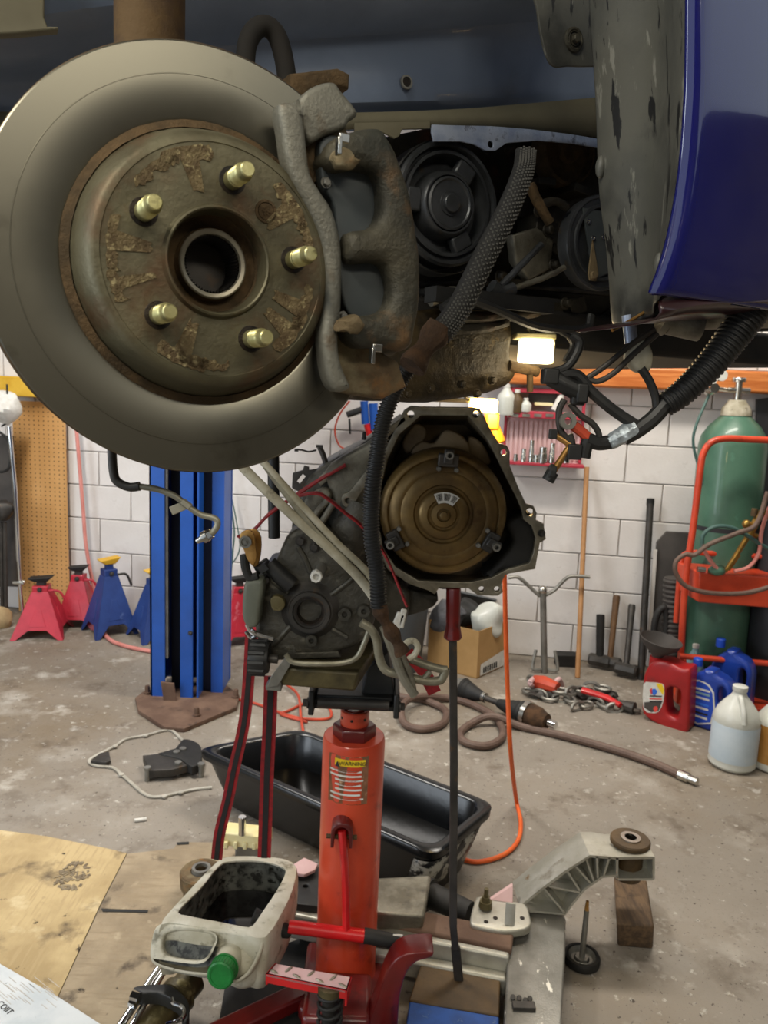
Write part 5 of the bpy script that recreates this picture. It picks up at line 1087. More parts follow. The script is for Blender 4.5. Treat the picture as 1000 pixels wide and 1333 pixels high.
b = B(); b.box((xs[1] + .006, y0_ + .02, H_ / 2 + .1), (.012, .02, H_ - .2)); b.build('guide_strip', M['grey_steel'], lp)
b = B(); bp = [(176, 908), (186, 900), (286, 884), (312, 905), (308, 920), (240, 948), (214, 946), (180, 924)]
b.plate(HP(.02), bp, .02, bev=.003); b.build('base_plate', M['rust_plate'], lp, label='rusty octagonal base plate')
for x, y in ((192, 903), (256, 932), (307, 908), (280, 896)):
    b = B(); b.bolt(FL(x, y, .02), Z, .012, .04); b.build('anchor_bolt', M['rust_plate'], lp)
b = B(); pq = FL(218, 912, .02); b.plate(VP(pq.y), [(209, 888), (226, 890), (231, 920), (213, 914)], .012, bev=.002); b.build('gusset_plate', M['rust_plate'], lp)
b = B(); b.bolt(VP(y0_).px(248, 824), (0, -1, 0), .008, .012); b.build('stop_bolt', M['dark_steel'], lp)
# overhead arm stub is out of frame

# jack stands
def jack_stand(px_, py_, hpx, label, body, top, s=1.0, rz=0, group='jack stands along the wall'):
    o0 = FL(px_, py_); YY = o0.y; h = (VP(YY).px(px_, hpx).z) * 1.0
    t = thing('jack_stand', label, 'jack stand', o0, group)
    Rz = Matrix.Rotation(rz, 3, 'Z')
    def q(x, y, z): return o0 + Rz @ V((x * s, y * s, z))
    hb = h * .78
    for k in range(4):
        a0, a1 = k * math.pi / 2 + math.pi / 4, (k + 1) * math.pi / 2 + math.pi / 4
        c0, c1 = (math.cos(a0) * 1.414, math.sin(a0) * 1.414), (math.cos(a1) * 1.414, math.sin(a1) * 1.414)
        rB, rT = .125, .040
        def W_(u, z):   # u 0..1 along the side, z height fraction
            r = (rB + (rT - rB) * z) ; return q((c0[0] + (c1[0] - c0[0]) * u) * r, (c0[1] + (c1[1] - c0[1]) * u) * r, hb * z)
        b = B(); n_ = (W_(.5, .5) - q(0, 0, hb * .5)); n_.z = 0; n_ = n_.normalized() * -.004
        outl = [W_(0, 0), W_(.10, 0), W_(.30, .20), W_(.70, .20), W_(.90, 0), W_(1, 0), W_(1, 1), W_(0, 1)]
        b.prism(outl, n_); leg_ = b.build('leg_panel', body, t, .003)
        b = B(); b.prism([W_(.3, .28), W_(.7, .28), W_(.6, .62), W_(.4, .62)], n_ * -.6); b.build('pressed_rib', body, leg_, .002)
    b = B(); b.box(q(0, 0, hb * 1.04), (.075 * s, .075 * s, hb * .16), Rz); b.build('collar', body, t, .004)
    b = B(); b.box(q(0, 0, h * .9), (.04 * s, .04 * s, h * .22), Rz); b.build('ratchet_bar', body if top is M['yellow'] else M['dark_steel'], t, .003)
    b = B(); b.hexa([q(-.03, -.028, h * .94), q(.03, -.028, h * .94), q(.03, .028, h * .94), q(-.03, .028, h * .94)], [q(-.06, -.035, h), q(.06, -.035, h * 1.03), q(.06, .035, h * 1.03), q(-.06, .035, h)]); b.build('saddle', top, t, .004)
    b = B(); b.tube(spline([q(.04, -.03, hb * 1.02), q(.09, -.03, hb * 1.0), q(.12, -.03, hb * .8)]), .007, 8); b.build('ratchet_handle', M['dark_steel'] if top is M['yellow'] else body, t)
    b = B(); b.bolt(q(0, -.04, hb * 1.05), Rz @ V((0, -1, 0)), .010, .01); b.build('pivot_bolt', M['dark_steel'], t)
    return t
jack_stand(56, 824, 752, 'red jack stand standing front and left of its pair by the pegboard', M['stand_red'], M['rubber'], 1.12, R_(10))
jack_stand(104, 812, 738, 'red jack stand behind the other one, next to the blue stand', M['stand_red'], M['rubber'], .98, R_(6))
jack_stand(143, 822, 728, 'blue jack stand with a yellow top by the block wall', M['stand_blue'], M['yellow'], 1.0, R_(40))
jack_stand(202, 828, 742, 'blue jack stand half hidden behind the lift post', M['stand_blue'], M['yellow'], 1.0, R_(40))
jack_stand(311, 834, 752, 'red jack stand between the lift post and the gearbox', M['stand_red'], M['rubber'], 1.0, R_(20))

# pegboard with its holes
WP = WF.off(.06)
pgp = [(20, 524), (88, 520), (86, 800), (16, 806)]
pg = thing('pegboard', 'brown perforated pegboard leaning on the back wall at the left', 'pegboard', FL(54, 806))
l_, t_ = WP.p2(19, 620)[0], WP.p2(60, 524)[1]; r__ = WP.p2(87, 620)[0]
b = B(); b.box(WP.at((l_ + r__) / 2, t_ / 2 + .003, 0), (r__ - l_, .006, t_), Matrix((WF.u, -WF.n, Z)).transposed()); b.build('board', M['pegboard'], pg)
b = B(); nx, nz = 11, 48
for i in range(nx):
    for j in range(nz):
        c = WP.at(l_ + (i + .5) * (r__ - l_) / nx, .03 + j * (t_ - .06) / (nz - 1), .0032); b.poly([c + WF.u * .0045 * math.cos(a) + Z * .0045 * math.sin(a) for a in (0, 1.05, 2.09, 3.14, 4.19, 5.24)])
o = b.build('peg_holes', M['wood_brown'], pg); o['kind'] = 'stuff'
# chrome tripod stand, plastic bag, dark tools at the left edge
ts = thing('tripod_stand', 'chrome stand pole leaning at the left edge by the pegboard', 'stand', FL(30, 806))
e = WF.off(.30)
b = B(); b.tube([e.px(12, 555), e.px(20, 640), e.px(24, 730)], .013, 12); b.build('upper_tube', M['chrome'], ts)
b = B(); b.tube([e.px(24, 726), e.px(27, 770), e.px(30, 800)], .010, 12); b.build('lower_tube', M['chrome'], ts)
b = B(); b.box(e.px(25, 758), (.07, .03, .02)); b.cyl(e.px(18, 758), e.px(32, 757), .01); b.build('collar', M['steel'], ts, .004)
pbg = B(); pbg.ell(e.px(6, 532), (.085, .06, .10), n=18, m=12); pbg.jit(.035, 12); o = pbg.build('plastic_bag', M['label_white']); tag(o, 'white plastic bag hanging at the top left edge', 'bag')
b = B(); b.tube(spline([e.px(9, 500), e.px(10, 525), e.px(14, 545), e.px(2, 555)]), .005, 8); o = b.build('hanging_wire', M['rubber']); tag(o, 'thin black wire across the white plastic bag', 'wire')
dt = thing('hoist_chain', 'bundle of dark tools and cable hanging on the left edge', 'tool', FL(4, 800))
b = B(); b.tube(spline([e.px(-4, 560), e.px(12, 575), e.px(13, 605), e.px(4, 614), e.px(-10, 612)]), .008, 8); b.build('cable', M['rubber'], dt)
b = B(); b.ell(e.px(4, 664), (.06, .05, .06), n=14, m=10); b.jit(.02, 16); b.build('bundle', M['dark_steel'], dt)
for x in (3, 8):
    b = B(); b.tube([e.px(x - 2, 680), e.px(x, 800)], .012, 8); b.build('pole', M['dark_steel'], dt)
b = B(); b.box(e.px(-4, 670) - V((0, -.1, .0)), (.12, .02, .9)); o = b.build('dark_panel', M['grey_panel'], dt)
b = B(); c = FL(2, 816); b.ell(c + Z * .05, (.06, .06, .075), n=14, m=8); b.jit(.02, 14); o = b.build('rag', M['card_floor']); tag(o, 'crumpled pale rag on the floor at the left edge', 'rag')
# faded red air hose on the wall
h = WF.off(.10)
pts = [h.px(*p) for p in ((98, 540), (103, 600), (108, 660), (112, 710), (120, 755), (128, 790))] + [FL(*p, .012) for p in ((132, 812), (140, 830), (160, 840), (198, 848), (240, 852), (300, 846))]
b = B(); b.tube(spline(pts, k=8), .011, 10); o = b.build('air_hose', M['pink_hose']); tag(o, 'faded red air hose hanging down the wall and trailing behind the blue post', 'hose')
# green wires and blue/red hand tools on the wall behind the gearbox
b = B(); b.tube(spline([h.px(*p) for p in ((297, 612), (300, 650), (305, 690), (303, 720), (300, 760), (298, 800))]), .005, 8); b.tube(spline([h.px(*p) for p in ((300, 640), (308, 680), (312, 715), (298, 738), (286, 738))]), .004, 8); o = b.build('hanging_cable', M['green_wire']); tag(o, 'dull green cables hanging on the wall beside the blue post', 'cable')
hd = thing('hand_tools', 'blue and red air tools with a red hose hanging on the wall above the gearbox', 'tool', h.px(470, 560))
b = B(); b.tube(spline([h.px(*p) for p in ((455, 522), (442, 540), (436, 562), (444, 582), (464, 584), (474, 578))]), .005, 8); b.build('air_line', M['hose_red'], hd)
b = B(); b.tube([h.px(452, 540), h.px(472, 533)], .018, 10); b.tube([h.px(455, 545), h.px(456, 565)], .006, 8); b.build('air_drill', M['black'], hd)
b = B(); b.tube([h.px(478, 552), h.px(484, 575)], .020, 10); b.build('red_grip', M['bright_red'], hd)
b = B(); b.tube([h.px(474, 522), h.px(476, 552)], .022, 10); b.tube([h.px(486, 525), h.px(488, 560)], .025, 10); b.build('blue_body', M['post_blue'], hd)

# wall rack with sockets
RW = WF.off(.09)
rk = thing('tool_rack', 'red wall rack with ribbed pale back and a tray of sockets', 'rack', RW.px(708, 604))
def wbox(bb, x0, y0, x1, y1, d0, d1):
    a0 = RW.p2((x0 + x1) / 2, y0); u0, u1 = RW.p2(x0, (y0 + y1) / 2)[0], RW.p2(x1, (y0 + y1) / 2)[0]; v1, v0 = a0[1], RW.p2((x0 + x1) / 2, y1)[1]
    bb.box(RW.at((u0 + u1) / 2, (v0 + v1) / 2, (d0 + d1) / 2), (abs(u1 - u0), abs(d1 - d0), abs(v1 - v0)), Matrix((WF.u, -WF.n, Z)).transposed())
b = B(); wbox(b, 656, 545, 760, 603, -.05, -.035); b.build('back_panel', M['rack_pale'], rk)
for i in range(16):
    b = B(); wbox(b, 658 + i * 6.3, 548, 661 + i * 6.3, 600, -.035, -.026); b.build('rib', M['rack_pale'], rk)
b = B(); wbox(b, 656, 602, 760, 606, -.05, .05); b.build('tray', M['rack_red'], rk, .003)
b = B(); wbox(b, 662, 536, 760, 545, -.05, .04); sh_ = b.build('shelf', M['rack_red'], rk, .003)
for i in range(6):
    b = B(); wbox(b, 665 + i * 15, 538.5, 675 + i * 15, 542.5, .04, .043); b.build('shelf_slot', M['grey_steel'], sh_)
b = B(); wbox(b, 655, 506, 760, 512, -.05, .02); b.build('top_rail', M['rack_red'], rk, .003)
for x in (656, 757):
    b = B(); wbox(b, x, 506, x + 4, 604, -.05, -.02); b.build('side_rail', M['rack_red'], rk, .002)
b = B(); wbox(b, 688, 512, 726, 524, -.05, -.03); b.build('dark_slot', M['grey_panel'], rk); b = B(); wbox(b, 696, 524, 720, 528, -.03, .0); b.build('yellow_strip', M['cream'], rk)
lab_s = ['shortest socket at the left end of the red tray', 'second socket from the left on the red tray', 'tall slim socket third from the left on the red tray', 'fat socket fourth on the red tray', 'ring shaped socket in the middle of the red tray', 'wide low socket right of the ring on the red tray', 'tall bright socket near the right of the red tray', 'low socket at the right end of the red tray']
first = None
for i, (x, yt, r) in enumerate(((671, 591, .013), (681, 584, .014), (691, 573, .014), (698, 592, .017), (706, 582, .024), (704, 596, .016), (718, 577, .016), (737, 594, .018))):
    base = RW.off(.03).px(x, 602.5); tp = RW.off(.03).px(x, yt); hgt = tp.z - base.z
    t = thing('socket', lab_s[i], 'socket', base, 'sockets on the red wall rack')
    b = B(); b.lathe([(0, r), (hgt * .6, r), (hgt * .64, r * .85), (hgt, r * .85), (hgt, r * .55), (hgt * .8, r * .5), (hgt * .8, .0003)], base, Z, 18, c0=True); b.build('barrel', M['steel'], t)
    b = B(); b.lathe([(hgt * .25, r * 1.03), (hgt * .3, r * 1.03)], base, Z, 18); b.build('band', M['grey_steel'], t)
# bottles and a spray nozzle on the shelf
for i, (x, yb_, yt, r, lab_) in enumerate(((658, 540, 498, .05, 'clear plastic bottle at the left end of the red rack'), (672, 537, 507, .035, 'brown tinted small bottle beside the clear one on the red rack'), (684, 536, 518, .03, 'short clear bottle third on the red rack'))):
    base = RW.off(.02).px(x, yb_); hgt = RW.off(.02).px(x, yt).z - base.z
    t = thing('plastic_bottle', lab_, 'bottle', base)
    b = B(); b.lathe([(0, r * .95), (hgt * .05, r), (hgt * .5, r), (hgt * .6, r * .9), (hgt * .8, r * .4), (hgt * .86, r * .38)], base, Z, 22, c0=True, c1=True); b.build('body', [M['milk'], M['wood_brown'], M['milk']][i], t)
    b = B(); b.cyl(base + Z * hgt * .86, base + Z * hgt, r * .42, n=16); b.build('cap', M['label_white'], t)
t = thing('spray_bottle', 'tilted white spray nozzle bottle at the right of the red rack', 'bottle', RW.px(728, 536))
b = B(); b.tube([RW.px(722, 534), RW.px(730, 518), RW.px(734, 510)], [.02, .018, .012], 12); b.build('body', M['label_white'], t)
# lamps
L1 = VP(1.16); 
t = thing('work_lamp', 'bright white work lamp hanging under the engine bay', 'lamp', L1.px(698, 440))
b = B(); p, q = L1.px(677, 441), L1.px(718, 474); b.box((p + q) / 2, (q.x - p.x, .03, p.z - q.z)); b.build('lit_face', M['lamp'], t, .004)
b = B(); b.box(L1.px(697, 438) + V((0, .012, 0)), (q.x - p.x + .01, .045, .008)); b.box(L1.px(719.5, 458) + V((0, .012, 0)), (.004, .04, p.z - q.z)); b.tube(spline([L1.px(697, 438) + V((0, .02, 0)), L1.px(700, 424) + V((0, .06, 0)), L1.px(690, 410) + V((0, .1, 0))]), .004); b.build('housing', M['cream'], t, .003)
pl_ = bpy.data.lights.new('work_lamp_light', 'POINT'); pl_.energy = 0.22; pl_.color = (1, .80, .50); pl_.shadow_soft_size = .02
po = bpy.data.objects.new('work_lamp_light', pl_); COL.objects.link(po); po.location = (p + q) / 2 + V((0, -.035, -.03)); 
L2 = VP(2.05)
t = thing('work_light', 'yellow work light glowing behind the top of the bell housing', 'lamp', L2.px(632, 550))
b = B(); p, q = L2.px(612, 518), L2.px(646, 538); b.box((p + q) / 2, (q.x - p.x, .06, p.z - q.z)); b.build('lit_face', M['lamp_warm'], t, .006)
b = B(); b.box(L2.px(640, 548), (.035, .05, .045)); b.cyl(L2.px(641, 552), L2.px(648, 578), .016, .024, n=14); b.build('handle', M['amber_housing'], t, .006, label='amber handle')
b = B(); b.tube([L2.px(560, 520), L2.px(612, 522)], .006, 8); b.tube(spline([L2.px(612, 524), L2.px(600, 500), L2.px(610, 430)]), .005, 8); b.build('hook', M['steel'], t)
pl2 = bpy.data.lights.new('work_light_light', 'POINT'); pl2.energy = 5; pl2.color = (1, .72, .35); pl2.shadow_soft_size = .05
po2 = bpy.data.objects.new('work_light_light', pl2); COL.objects.link(po2); po2.location = (p + q) / 2 + V((0.02, -.08, .0))

# broom pole, pipe, sledgehammers, Y stand against the wall
def wallp(x, y, d): return WF.off(d).px(x, y)
b = B(); p1_ = FL(752, 882); b.tube([wallp(764, 608, .05), p1_ + Z * .002], .0135, 14); o = b.build('broom_pole', M['broom']); tag(o, 'tall bare wooden pole leaning on the block wall', 'pole')
b = B(); b.tube([wallp(847, 652, .06), FL(834, 884)], .0185, 14); pp_ = b.build('steel_pipe', M['dark_steel']); tag(pp_, 'long dark grey steel pipe leaning on the wall beside the black panel', 'pipe')
b = B(); b.cyl(wallp(847.2, 649, .06), wallp(846.6, 658, .06), .0205, n=14); b.build('pipe_collar', M['rubber'], pp_)
for i, (xt, yt, xb, yb_, m, lab_) in enumerate(((782, 800, 780, 862, M['rubber'], 'sledgehammer with a short black grip, leftmost against the wall'), (803, 775, 793, 864, M['handle_wood'], 'sledgehammer with a brown wooden handle, middle of three'), (823, 787, 814, 874, M['dark_steel'], 'sledgehammer with a dark grey handle, right of the wooden one'))):
    bp_ = FL(xb, yb_ + 8); t = thing('sledgehammer', lab_, 'hammer', bp_, 'sledgehammers leaning on the wall')
    tp = wallp(xt, yt, .06); hd_ = bp_ + Z * .045
    b = B(); b.tube([hd_, hd_.lerp(tp, .5), tp.lerp(hd_, .04), tp], [.016, .016, .020, .017] if i else [.021, .023, .024, .022], 12); b.build('handle', m, t)
    b = B(); d_ = V((math.cos(.3 * i + .2), -.5, 0)).normalized(); b.tube([hd_ - d_ * .06, hd_ - d_ * .05, hd_ + d_ * .05, hd_ + d_ * .06], [.026, .034, .034, .026], 8); b.build('hammer_head', M['dark_steel'], t)
ys = thing('pipe_stand', 'grey steel stand with two bent arms standing against the wall', 'stand', FL(709, 876))
b = B(); pz_ = FL(709, 876); Ys = VP(pz_.y); b.cyl(pz_ + Z * .0, Ys.px(707, 770), .017, n=14); b.build('post', M['grey_steel'], ys)
for pts in (((703, 776), (694, 768), (680, 755), (672, 751), (662, 752)), ((710, 775), (722, 768), (736, 754), (746, 750), (768, 751))):
    b = B(); b.tube(spline([Ys.px(*p) for p in pts]), .010, 10); b.build('arm', M['grey_steel'], ys)
b = B(); b.ell(Ys.px(706.5, 768), .024, n=16, m=10); b.build('hub', M['steel'], ys)
for s in (-1, 1):
    b = B(); b.tube(spline([pz_ + V((s * .012, 0, .02)), pz_ + V((s * .06, -.01, .02)), pz_ + V((s * .065, 0, .05)), pz_ + V((s * .05, .02, .12))]), .009, 8); b.build('foot', M['grey_steel'], ys)
b = B(); c_ = FL(738, 866); b.box(c_ + Z * .035, (.13, .07, .07)); o = b.build('black_box', M['rubber'], None, .006); tag(o, 'small black box at the foot of the wall behind the pole', 'box')

# tow chain and red binder heap
ch = thing('chain_binder', 'red lever chain binder lying in a heap of chain on the floor', 'chain', FL(765, 908))
random.seed(14)
def link(bb, c, d, s=.03, tilt=0):
    d = V(d).normalized(); sd = Z.cross(d).normalized(); up = d.cross(sd)
    sd = (sd * math.cos(tilt) + up * math.sin(tilt)); pts = [c + d * (s * math.cos(a) * .95) + sd * (s * .55 * math.sin(a)) for a in [2 * math.pi * k / 12 for k in range(12)]]
    bb.tube(pts, s * .21, 6, closed=True)
cpts = spline([FL(*p, .02) for p in ((690, 900), (716, 908), (742, 910), (752, 920), (776, 914), (800, 922), (822, 922))], step=.047) + spline([FL(*p, .05) for p in ((694, 886), (716, 896), (744, 900), (770, 894), (800, 898))], step=.05)
for i in range(len(cpts) - 1):
    b = B(); link(b, cpts[i], cpts[min(i + 1, len(cpts) - 1)] - cpts[i], .040, (i % 2) * 1.3 + .15); b.build('chain_link', M['grey_steel'], ch)
b = B(); b.tube([FL(697, 888, .05), FL(708, 890, .06), FL(726, 896, .06)], [.035, .04, .028], 10); b.build('binder_body', M['hose_red'], ch)
b = B(); b.tube([FL(758, 898, .06), FL(790, 908, .05), FL(808, 918, .04)], [.022, .02, .016], 10, flat=.7); b.build('binder_lever', M['bright_red'], ch)
b = B(); b.tube(spline([FL(696, 882, .06), FL(690, 889, .08), FL(694, 894, .03)]), .012, 8); b.tube(spline([FL(722, 890, .06), FL(728, 884, .08), FL(732, 892, .03)]), .012, 8); b.build('grab_hook', M['rack_pale'], ch)
b = B(); b.tube([FL(806, 916, .03), FL(826, 922, .03)], [.02, .03], 10); b.build('end_hook', M['dark_steel'], ch)
b = B(); b.ell(FL(708, 903, .02), (.08, .04, .02), n=18, m=8); b.ell(FL(772, 904, .02), (.12, .05, .02), n=18, m=8); b.jit(.025, 30); o = b.build('chain_heap', M['dark_steel'], ch); o['kind'] = 'stuff'

# air hose coil with brass-ended tail, CV axle
hp2 = [FL(*p, .018) for p in ((520, 925), (524, 945), (548, 950), (578, 940), (582, 922), (560, 912), (530, 918), (522, 930), (534, 946), (560, 948), (584, 932))]
hA = [FL(*p, .018) for p in ((500, 902), (530, 908), (555, 912), (580, 925), (576, 942), (550, 949), (526, 941), (524, 925), (545, 914), (585, 909), (612, 916), (640, 930), (654, 948), (652, 962), (632, 971), (606, 966), (599, 955), (612, 943), (640, 940), (680, 946), (730, 957), (800, 976), (850, 993), (884, 1008))]
for i in (7, 8, 18): hA[i].z = .045
b = B(); b.tube(spline(hA, k=8), .0165, 10); hs2 = b.build('rubber_hose', M['brown_hose']); tag(hs2, 'thick brown rubber hose looped on the floor, its fitted end pointing right', 'hose')
b = B(); a_, c_ = FL(884, 1008, .018), FL(908, 1018, .018); b.cyl(a_, a_.lerp(c_, .55), .020, n=14); b.cyl(a_.lerp(c_, .5), c_, .015, n=14); b.build('hose_fitting', M['steel'], hs2, label='bright metal hose fitting')
cv = thing('cv_axle', 'drive axle with black boots and a brown joint housing on the floor', 'axle', FL(650, 918))
ax0, ax1 = FL(603, 897, .055), FL(712, 940, .05); da = (ax1 - ax0).normalized(); Lx = (ax1 - ax0).length
b = B(); b.cyl(ax0 - da * .02, ax1 - da * .1, .014, n=14); b.build('shaft', M['dark_steel'], cv)
def boot(o_, d_, L_, r0, r1):
    b = B(); pr = []
    for i in range(6):
        t = i / 6; r = r0 + (r1 - r0) * t; pr += [(L_ * t, r), (L_ * (t + .09), r * .86)]
    pr.append((L_, r1)); b.lathe(pr, o_, d_, 26, c0=True, c1=True); return b
boot(ax0, da, .12, .055, .022).build('rubber_boot', M['rubber'], cv)
b = B(); b.lathe([(-.03, .02), (-.03, .048), (-.005, .055), (.004, .056), (.004, .05)], ax0, da, 26, c0=True); b.build('inner_joint', M['grey_steel'], cv)
b = B(); b.lathe([(-.002, .0225), (.014, .0225)], ax0 + da * .12, da, 20); b.cyl(ax0 + da * .12, ax0 + da * .138, .0185); b.build('clamp_band', M['steel'], cv)
oj = ax1 - da * .10
boot(oj - da * .01, -da, .15, .058, .02).build('rubber_boot', M['rubber'], cv)
b = B(); b.lathe([(-.012, .060), (.010, .060), (.010, .055), (-.012, .055)], oj, da, 30, close=True); b.build('clamp_band', M['steel'], cv, label='bright clamp band')
b = B(); b.lathe([(-.01, .05), (.005, .054), (.06, .052), (.085, .04), (.10, .036), (.10, .018)], oj, da, 12, c1=True); b.build('joint_housing', M['dirt'], cv, label='brown rusty joint housing')
b = B(); b.cyl(oj + da * .1, oj + da * .145, .017, n=14); b.build('splined_stub', M['chrome'], cv)
# orange extension cord
c1_ = [VP(2.06).px(641, 566), VP(2.12).px(646, 600), VP(2.22).px(652, 660), VP(2.33).px(656, 720), VP(2.35).px(658, 800), VP(2.35).px(661, 900), VP(2.33).px(665, 980)] + [FL(672, 1040, .03), FL(678, 1070, .008), FL(674, 1095, .008), FL(655, 1113, .008), FL(620, 1122, .008), FL(590, 1114, .008), FL(570, 1108, .008)]
b = B(); b.tube(spline(c1_, k=8), .0075, 10); o = b.build('extension_cord', M['orange']); tag(o, 'orange cord hanging straight down and curling behind the black tub', 'cord')
b = B(); b.tube(spline([FL(*p, .008) for p in ((282, 905), (330, 915), (372, 930), (400, 936), (430, 934), (425, 918), (400, 915), (376, 925), (366, 930), (400, 940))]), .006, 8); b.tube(spline([FL(*p, .02) for p in ((372, 890), (388, 905), (392, 935), (396, 960))]), .006, 8); o = b.build('thin_cord', M['hose_red']); tag(o, 'thin reddish cord tangled on the floor left of the jack', 'cord')
# cardboard box with rags, grey bin
b0 = FL(557, 868); 
bx_ = thing('cardboard_box', 'open brown cardboard box full of rags by the back wall', 'box', FL(600, 880))
f0, f1, f2_ = FL(556, 866), FL(620, 884), FL(655, 868); hb_ = VP(f1.y).px(620, 822).z
f3_ = f0 + (f2_ - f1)
for pa_, pb__ in ((f0, f1), (f1, f2_), (f2_, f3_), (f3_, f0)):
    b = B(); n_ = Z.cross(pb__ - pa_).normalized() * .005; b.prism([pa_, pb__, pb__ + Z * hb_, pa_ + Z * hb_], n_); b.build('side', M['card'], bx_)
b = B(); b.prism([f0, f1, f2_, f3_], Z * .006); b.build('bottom', M['card'], bx_)
b = B(); nf = (f2_ - f1).normalized(); ff_ = Frame(f1 + nf.cross(Z) * .003, nf, Z); b.plate(ff_, [(.03, .01), (.26, .01), (.26, .10), (.03, .07)], .001, px=False, front=.001); lb_ = b.build('box_label', M['label_white'], bx_)
b = B(); [b.box(ff_.at(.06 + .02 * i, .035, .0015), (.008, .008, .03)) for i in range(7)]; q_ = b.build('label_print', M['ink'], lb_); q_['kind'] = 'stuff'
cb = (f0 + f2_) / 2 + Z * (hb_ - .02)
for dx, dy, r, m, lab_ in ((-.12, .0, .09, 'rag', 'dark grey rag at the left in the cardboard box'), (.10, -.02, .085, 'milk', 'pale rag heaped at the right of the cardboard box'), (.0, .06, .08, 'rubber', 'black rag in the middle of the cardboard box')):
    b = B(); b.ell(cb + V((dx, dy, .04)), (r * 1.1, r * .9, r), n=18, m=12); b.jit(.04, 11, dx * 40); o = b.build('rag', M[m], sub=1); tag(o, lab_, 'rag', 'rags in the cardboard box')
b = B(); b.hexa([FL(588, 850) + V((.0, .06, hb_)), FL(640, 852) + V((0, .06, hb_ + .02)), FL(640, 850) + V((0, .18, hb_ + .02)), FL(588, 850) + V((0, .18, hb_))], [VP(4.1).px(596, 770), VP(4.1).px(648, 782), VP(4.2).px(648, 780), VP(4.2).px(596, 768)]); o = b.build('grey_tote', M['bin'], None, .01); tag(o, 'blue-grey plastic tote standing behind the box of rags', 'tote')
gb = thing('waste_bin', 'dark grey round bin half hidden behind the gearbox', 'bin', FL(514, 872))
c_ = FL(514, 868); hg = VP(c_.y).px(535, 770).z
b = B(); b.lathe([(0, .13), (.01, .135), (hg, .17), (hg + .01, .185), (hg + .025, .185), (hg + .025, .165), (.02, .125), (.02, .0003)], c_, Z, 36, c0=True); b.build('bin_body', M['bin'], gb)

# ---------------------------------------------------------------- welding corner
P0 = FL(935, 905); YC = FL(935, 890).y
cartY = FL(900, 892).y - .02
tk = thing('oxygen_cylinder', 'tall green gas cylinder with a regulator standing in the red cart', 'gas cylinder', FL(925, 872))
cb_ = FL(922, 900); TY = VP(cb_.y)
tt_ = TY.px(951, 585); rT = (TY.px(990, 640).x - TY.px(905, 636).x) / 2 * .98
ttop = TY.px(955, 527); axd = (TY.px(952, 600) - cb_); axd = V((axd.x, axd.y, axd.z)).normalized(); Lc = (TY.px(955, 530) - cb_).length
b = B(); b.lathe([(0, rT * .9), (.01, rT), (Lc - .20, rT), (Lc - .15, rT * .94), (Lc - .10, rT * .74), (Lc - .06, rT * .48), (Lc - .04, rT * .36)], cb_ + Z * .01, axd, 48, c0=True); b.build('tank', M['green_tank'], tk)
b = B(); b.lathe([(Lc * .58, rT * 1.003), (Lc * .595, rT * 1.003)], cb_ + Z * .01, axd, 48); b.build('tank_band', M['dark_tank'], tk)
tp_ = cb_ + Z * .01 + axd * (Lc - .05)
b = B(); b.lathe([(0, rT * .45), (.035, rT * .42), (.06, rT * .30), (.075, rT * .24)], tp_, axd, 28, c1=True); b.build('neck_ring', M['offwhite'], tk, label='pale worn neck collar')
b = B(); vt = tp_ + axd * .07; b.cyl(vt, vt + axd * .09, .018, n=14); b.cyl(vt + axd * .05 - V((.05, 0, 0)), vt + axd * .05 + V((.055, 0, 0)), .013, n=12); b.build('valve', M['steel'], tk)
b = B(); b.lathe([(0, .01), (0, .032), (.012, .034), (.02, .03), (.02, .008)], vt + axd * .09, axd, 12, c0=True, c1=True); b.build('hand_wheel', M['steel'], tk)
rg = vt + axd * .045 + V((-.145, -.02, .01))
b = B(); b.cyl(vt + axd * .05 - V((.05, 0, 0)), rg, .010, n=10); b.ell(rg, .036, n=18, m=12); b.cyl(rg, rg + V((0, -.06, 0)), .022, n=14); b.build('regulator', M['steel'], tk)
for dx, dz in ((-.01, .045), (.035, .06)):
    b = B(); c_ = rg + V((dx, -.03, dz)); b.lathe([(-.012, .026), (.012, .026), (.012, .022), (.010, .0003)], c_, (0, -1, 0), 24, c0=True); b.build('gauge', M['milk'], tk)
hz = VP(rg.y - .03)
b = B(); b.tube(spline([rg - Z * .03, hz.px(906, 555), hz.px(903, 580), hz.px(912, 615), hz.px(924, 660), hz.px(932, 690)]), .007, 10); b.build('gas_hose', M['green_wire'], tk)
t2 = thing('acetylene_cylinder', 'dark gas cylinder at the right edge behind the torch', 'gas cylinder', FL(1000, 880))
b = B(); c2 = FL(1003, 912); b.lathe([(0, rT * 1.0), (.9, rT * 1.0), (1.0, rT * .8), (1.05, rT * .3)], c2 + Z * .01, Z, 40, c0=True, c1=True); b.build('tank', M['dark_tank'], t2); b = B(); b.cyl(c2 + Z * 1.05, c2 + Z * 1.16, .02); b.build('valve', M['brass'], t2)
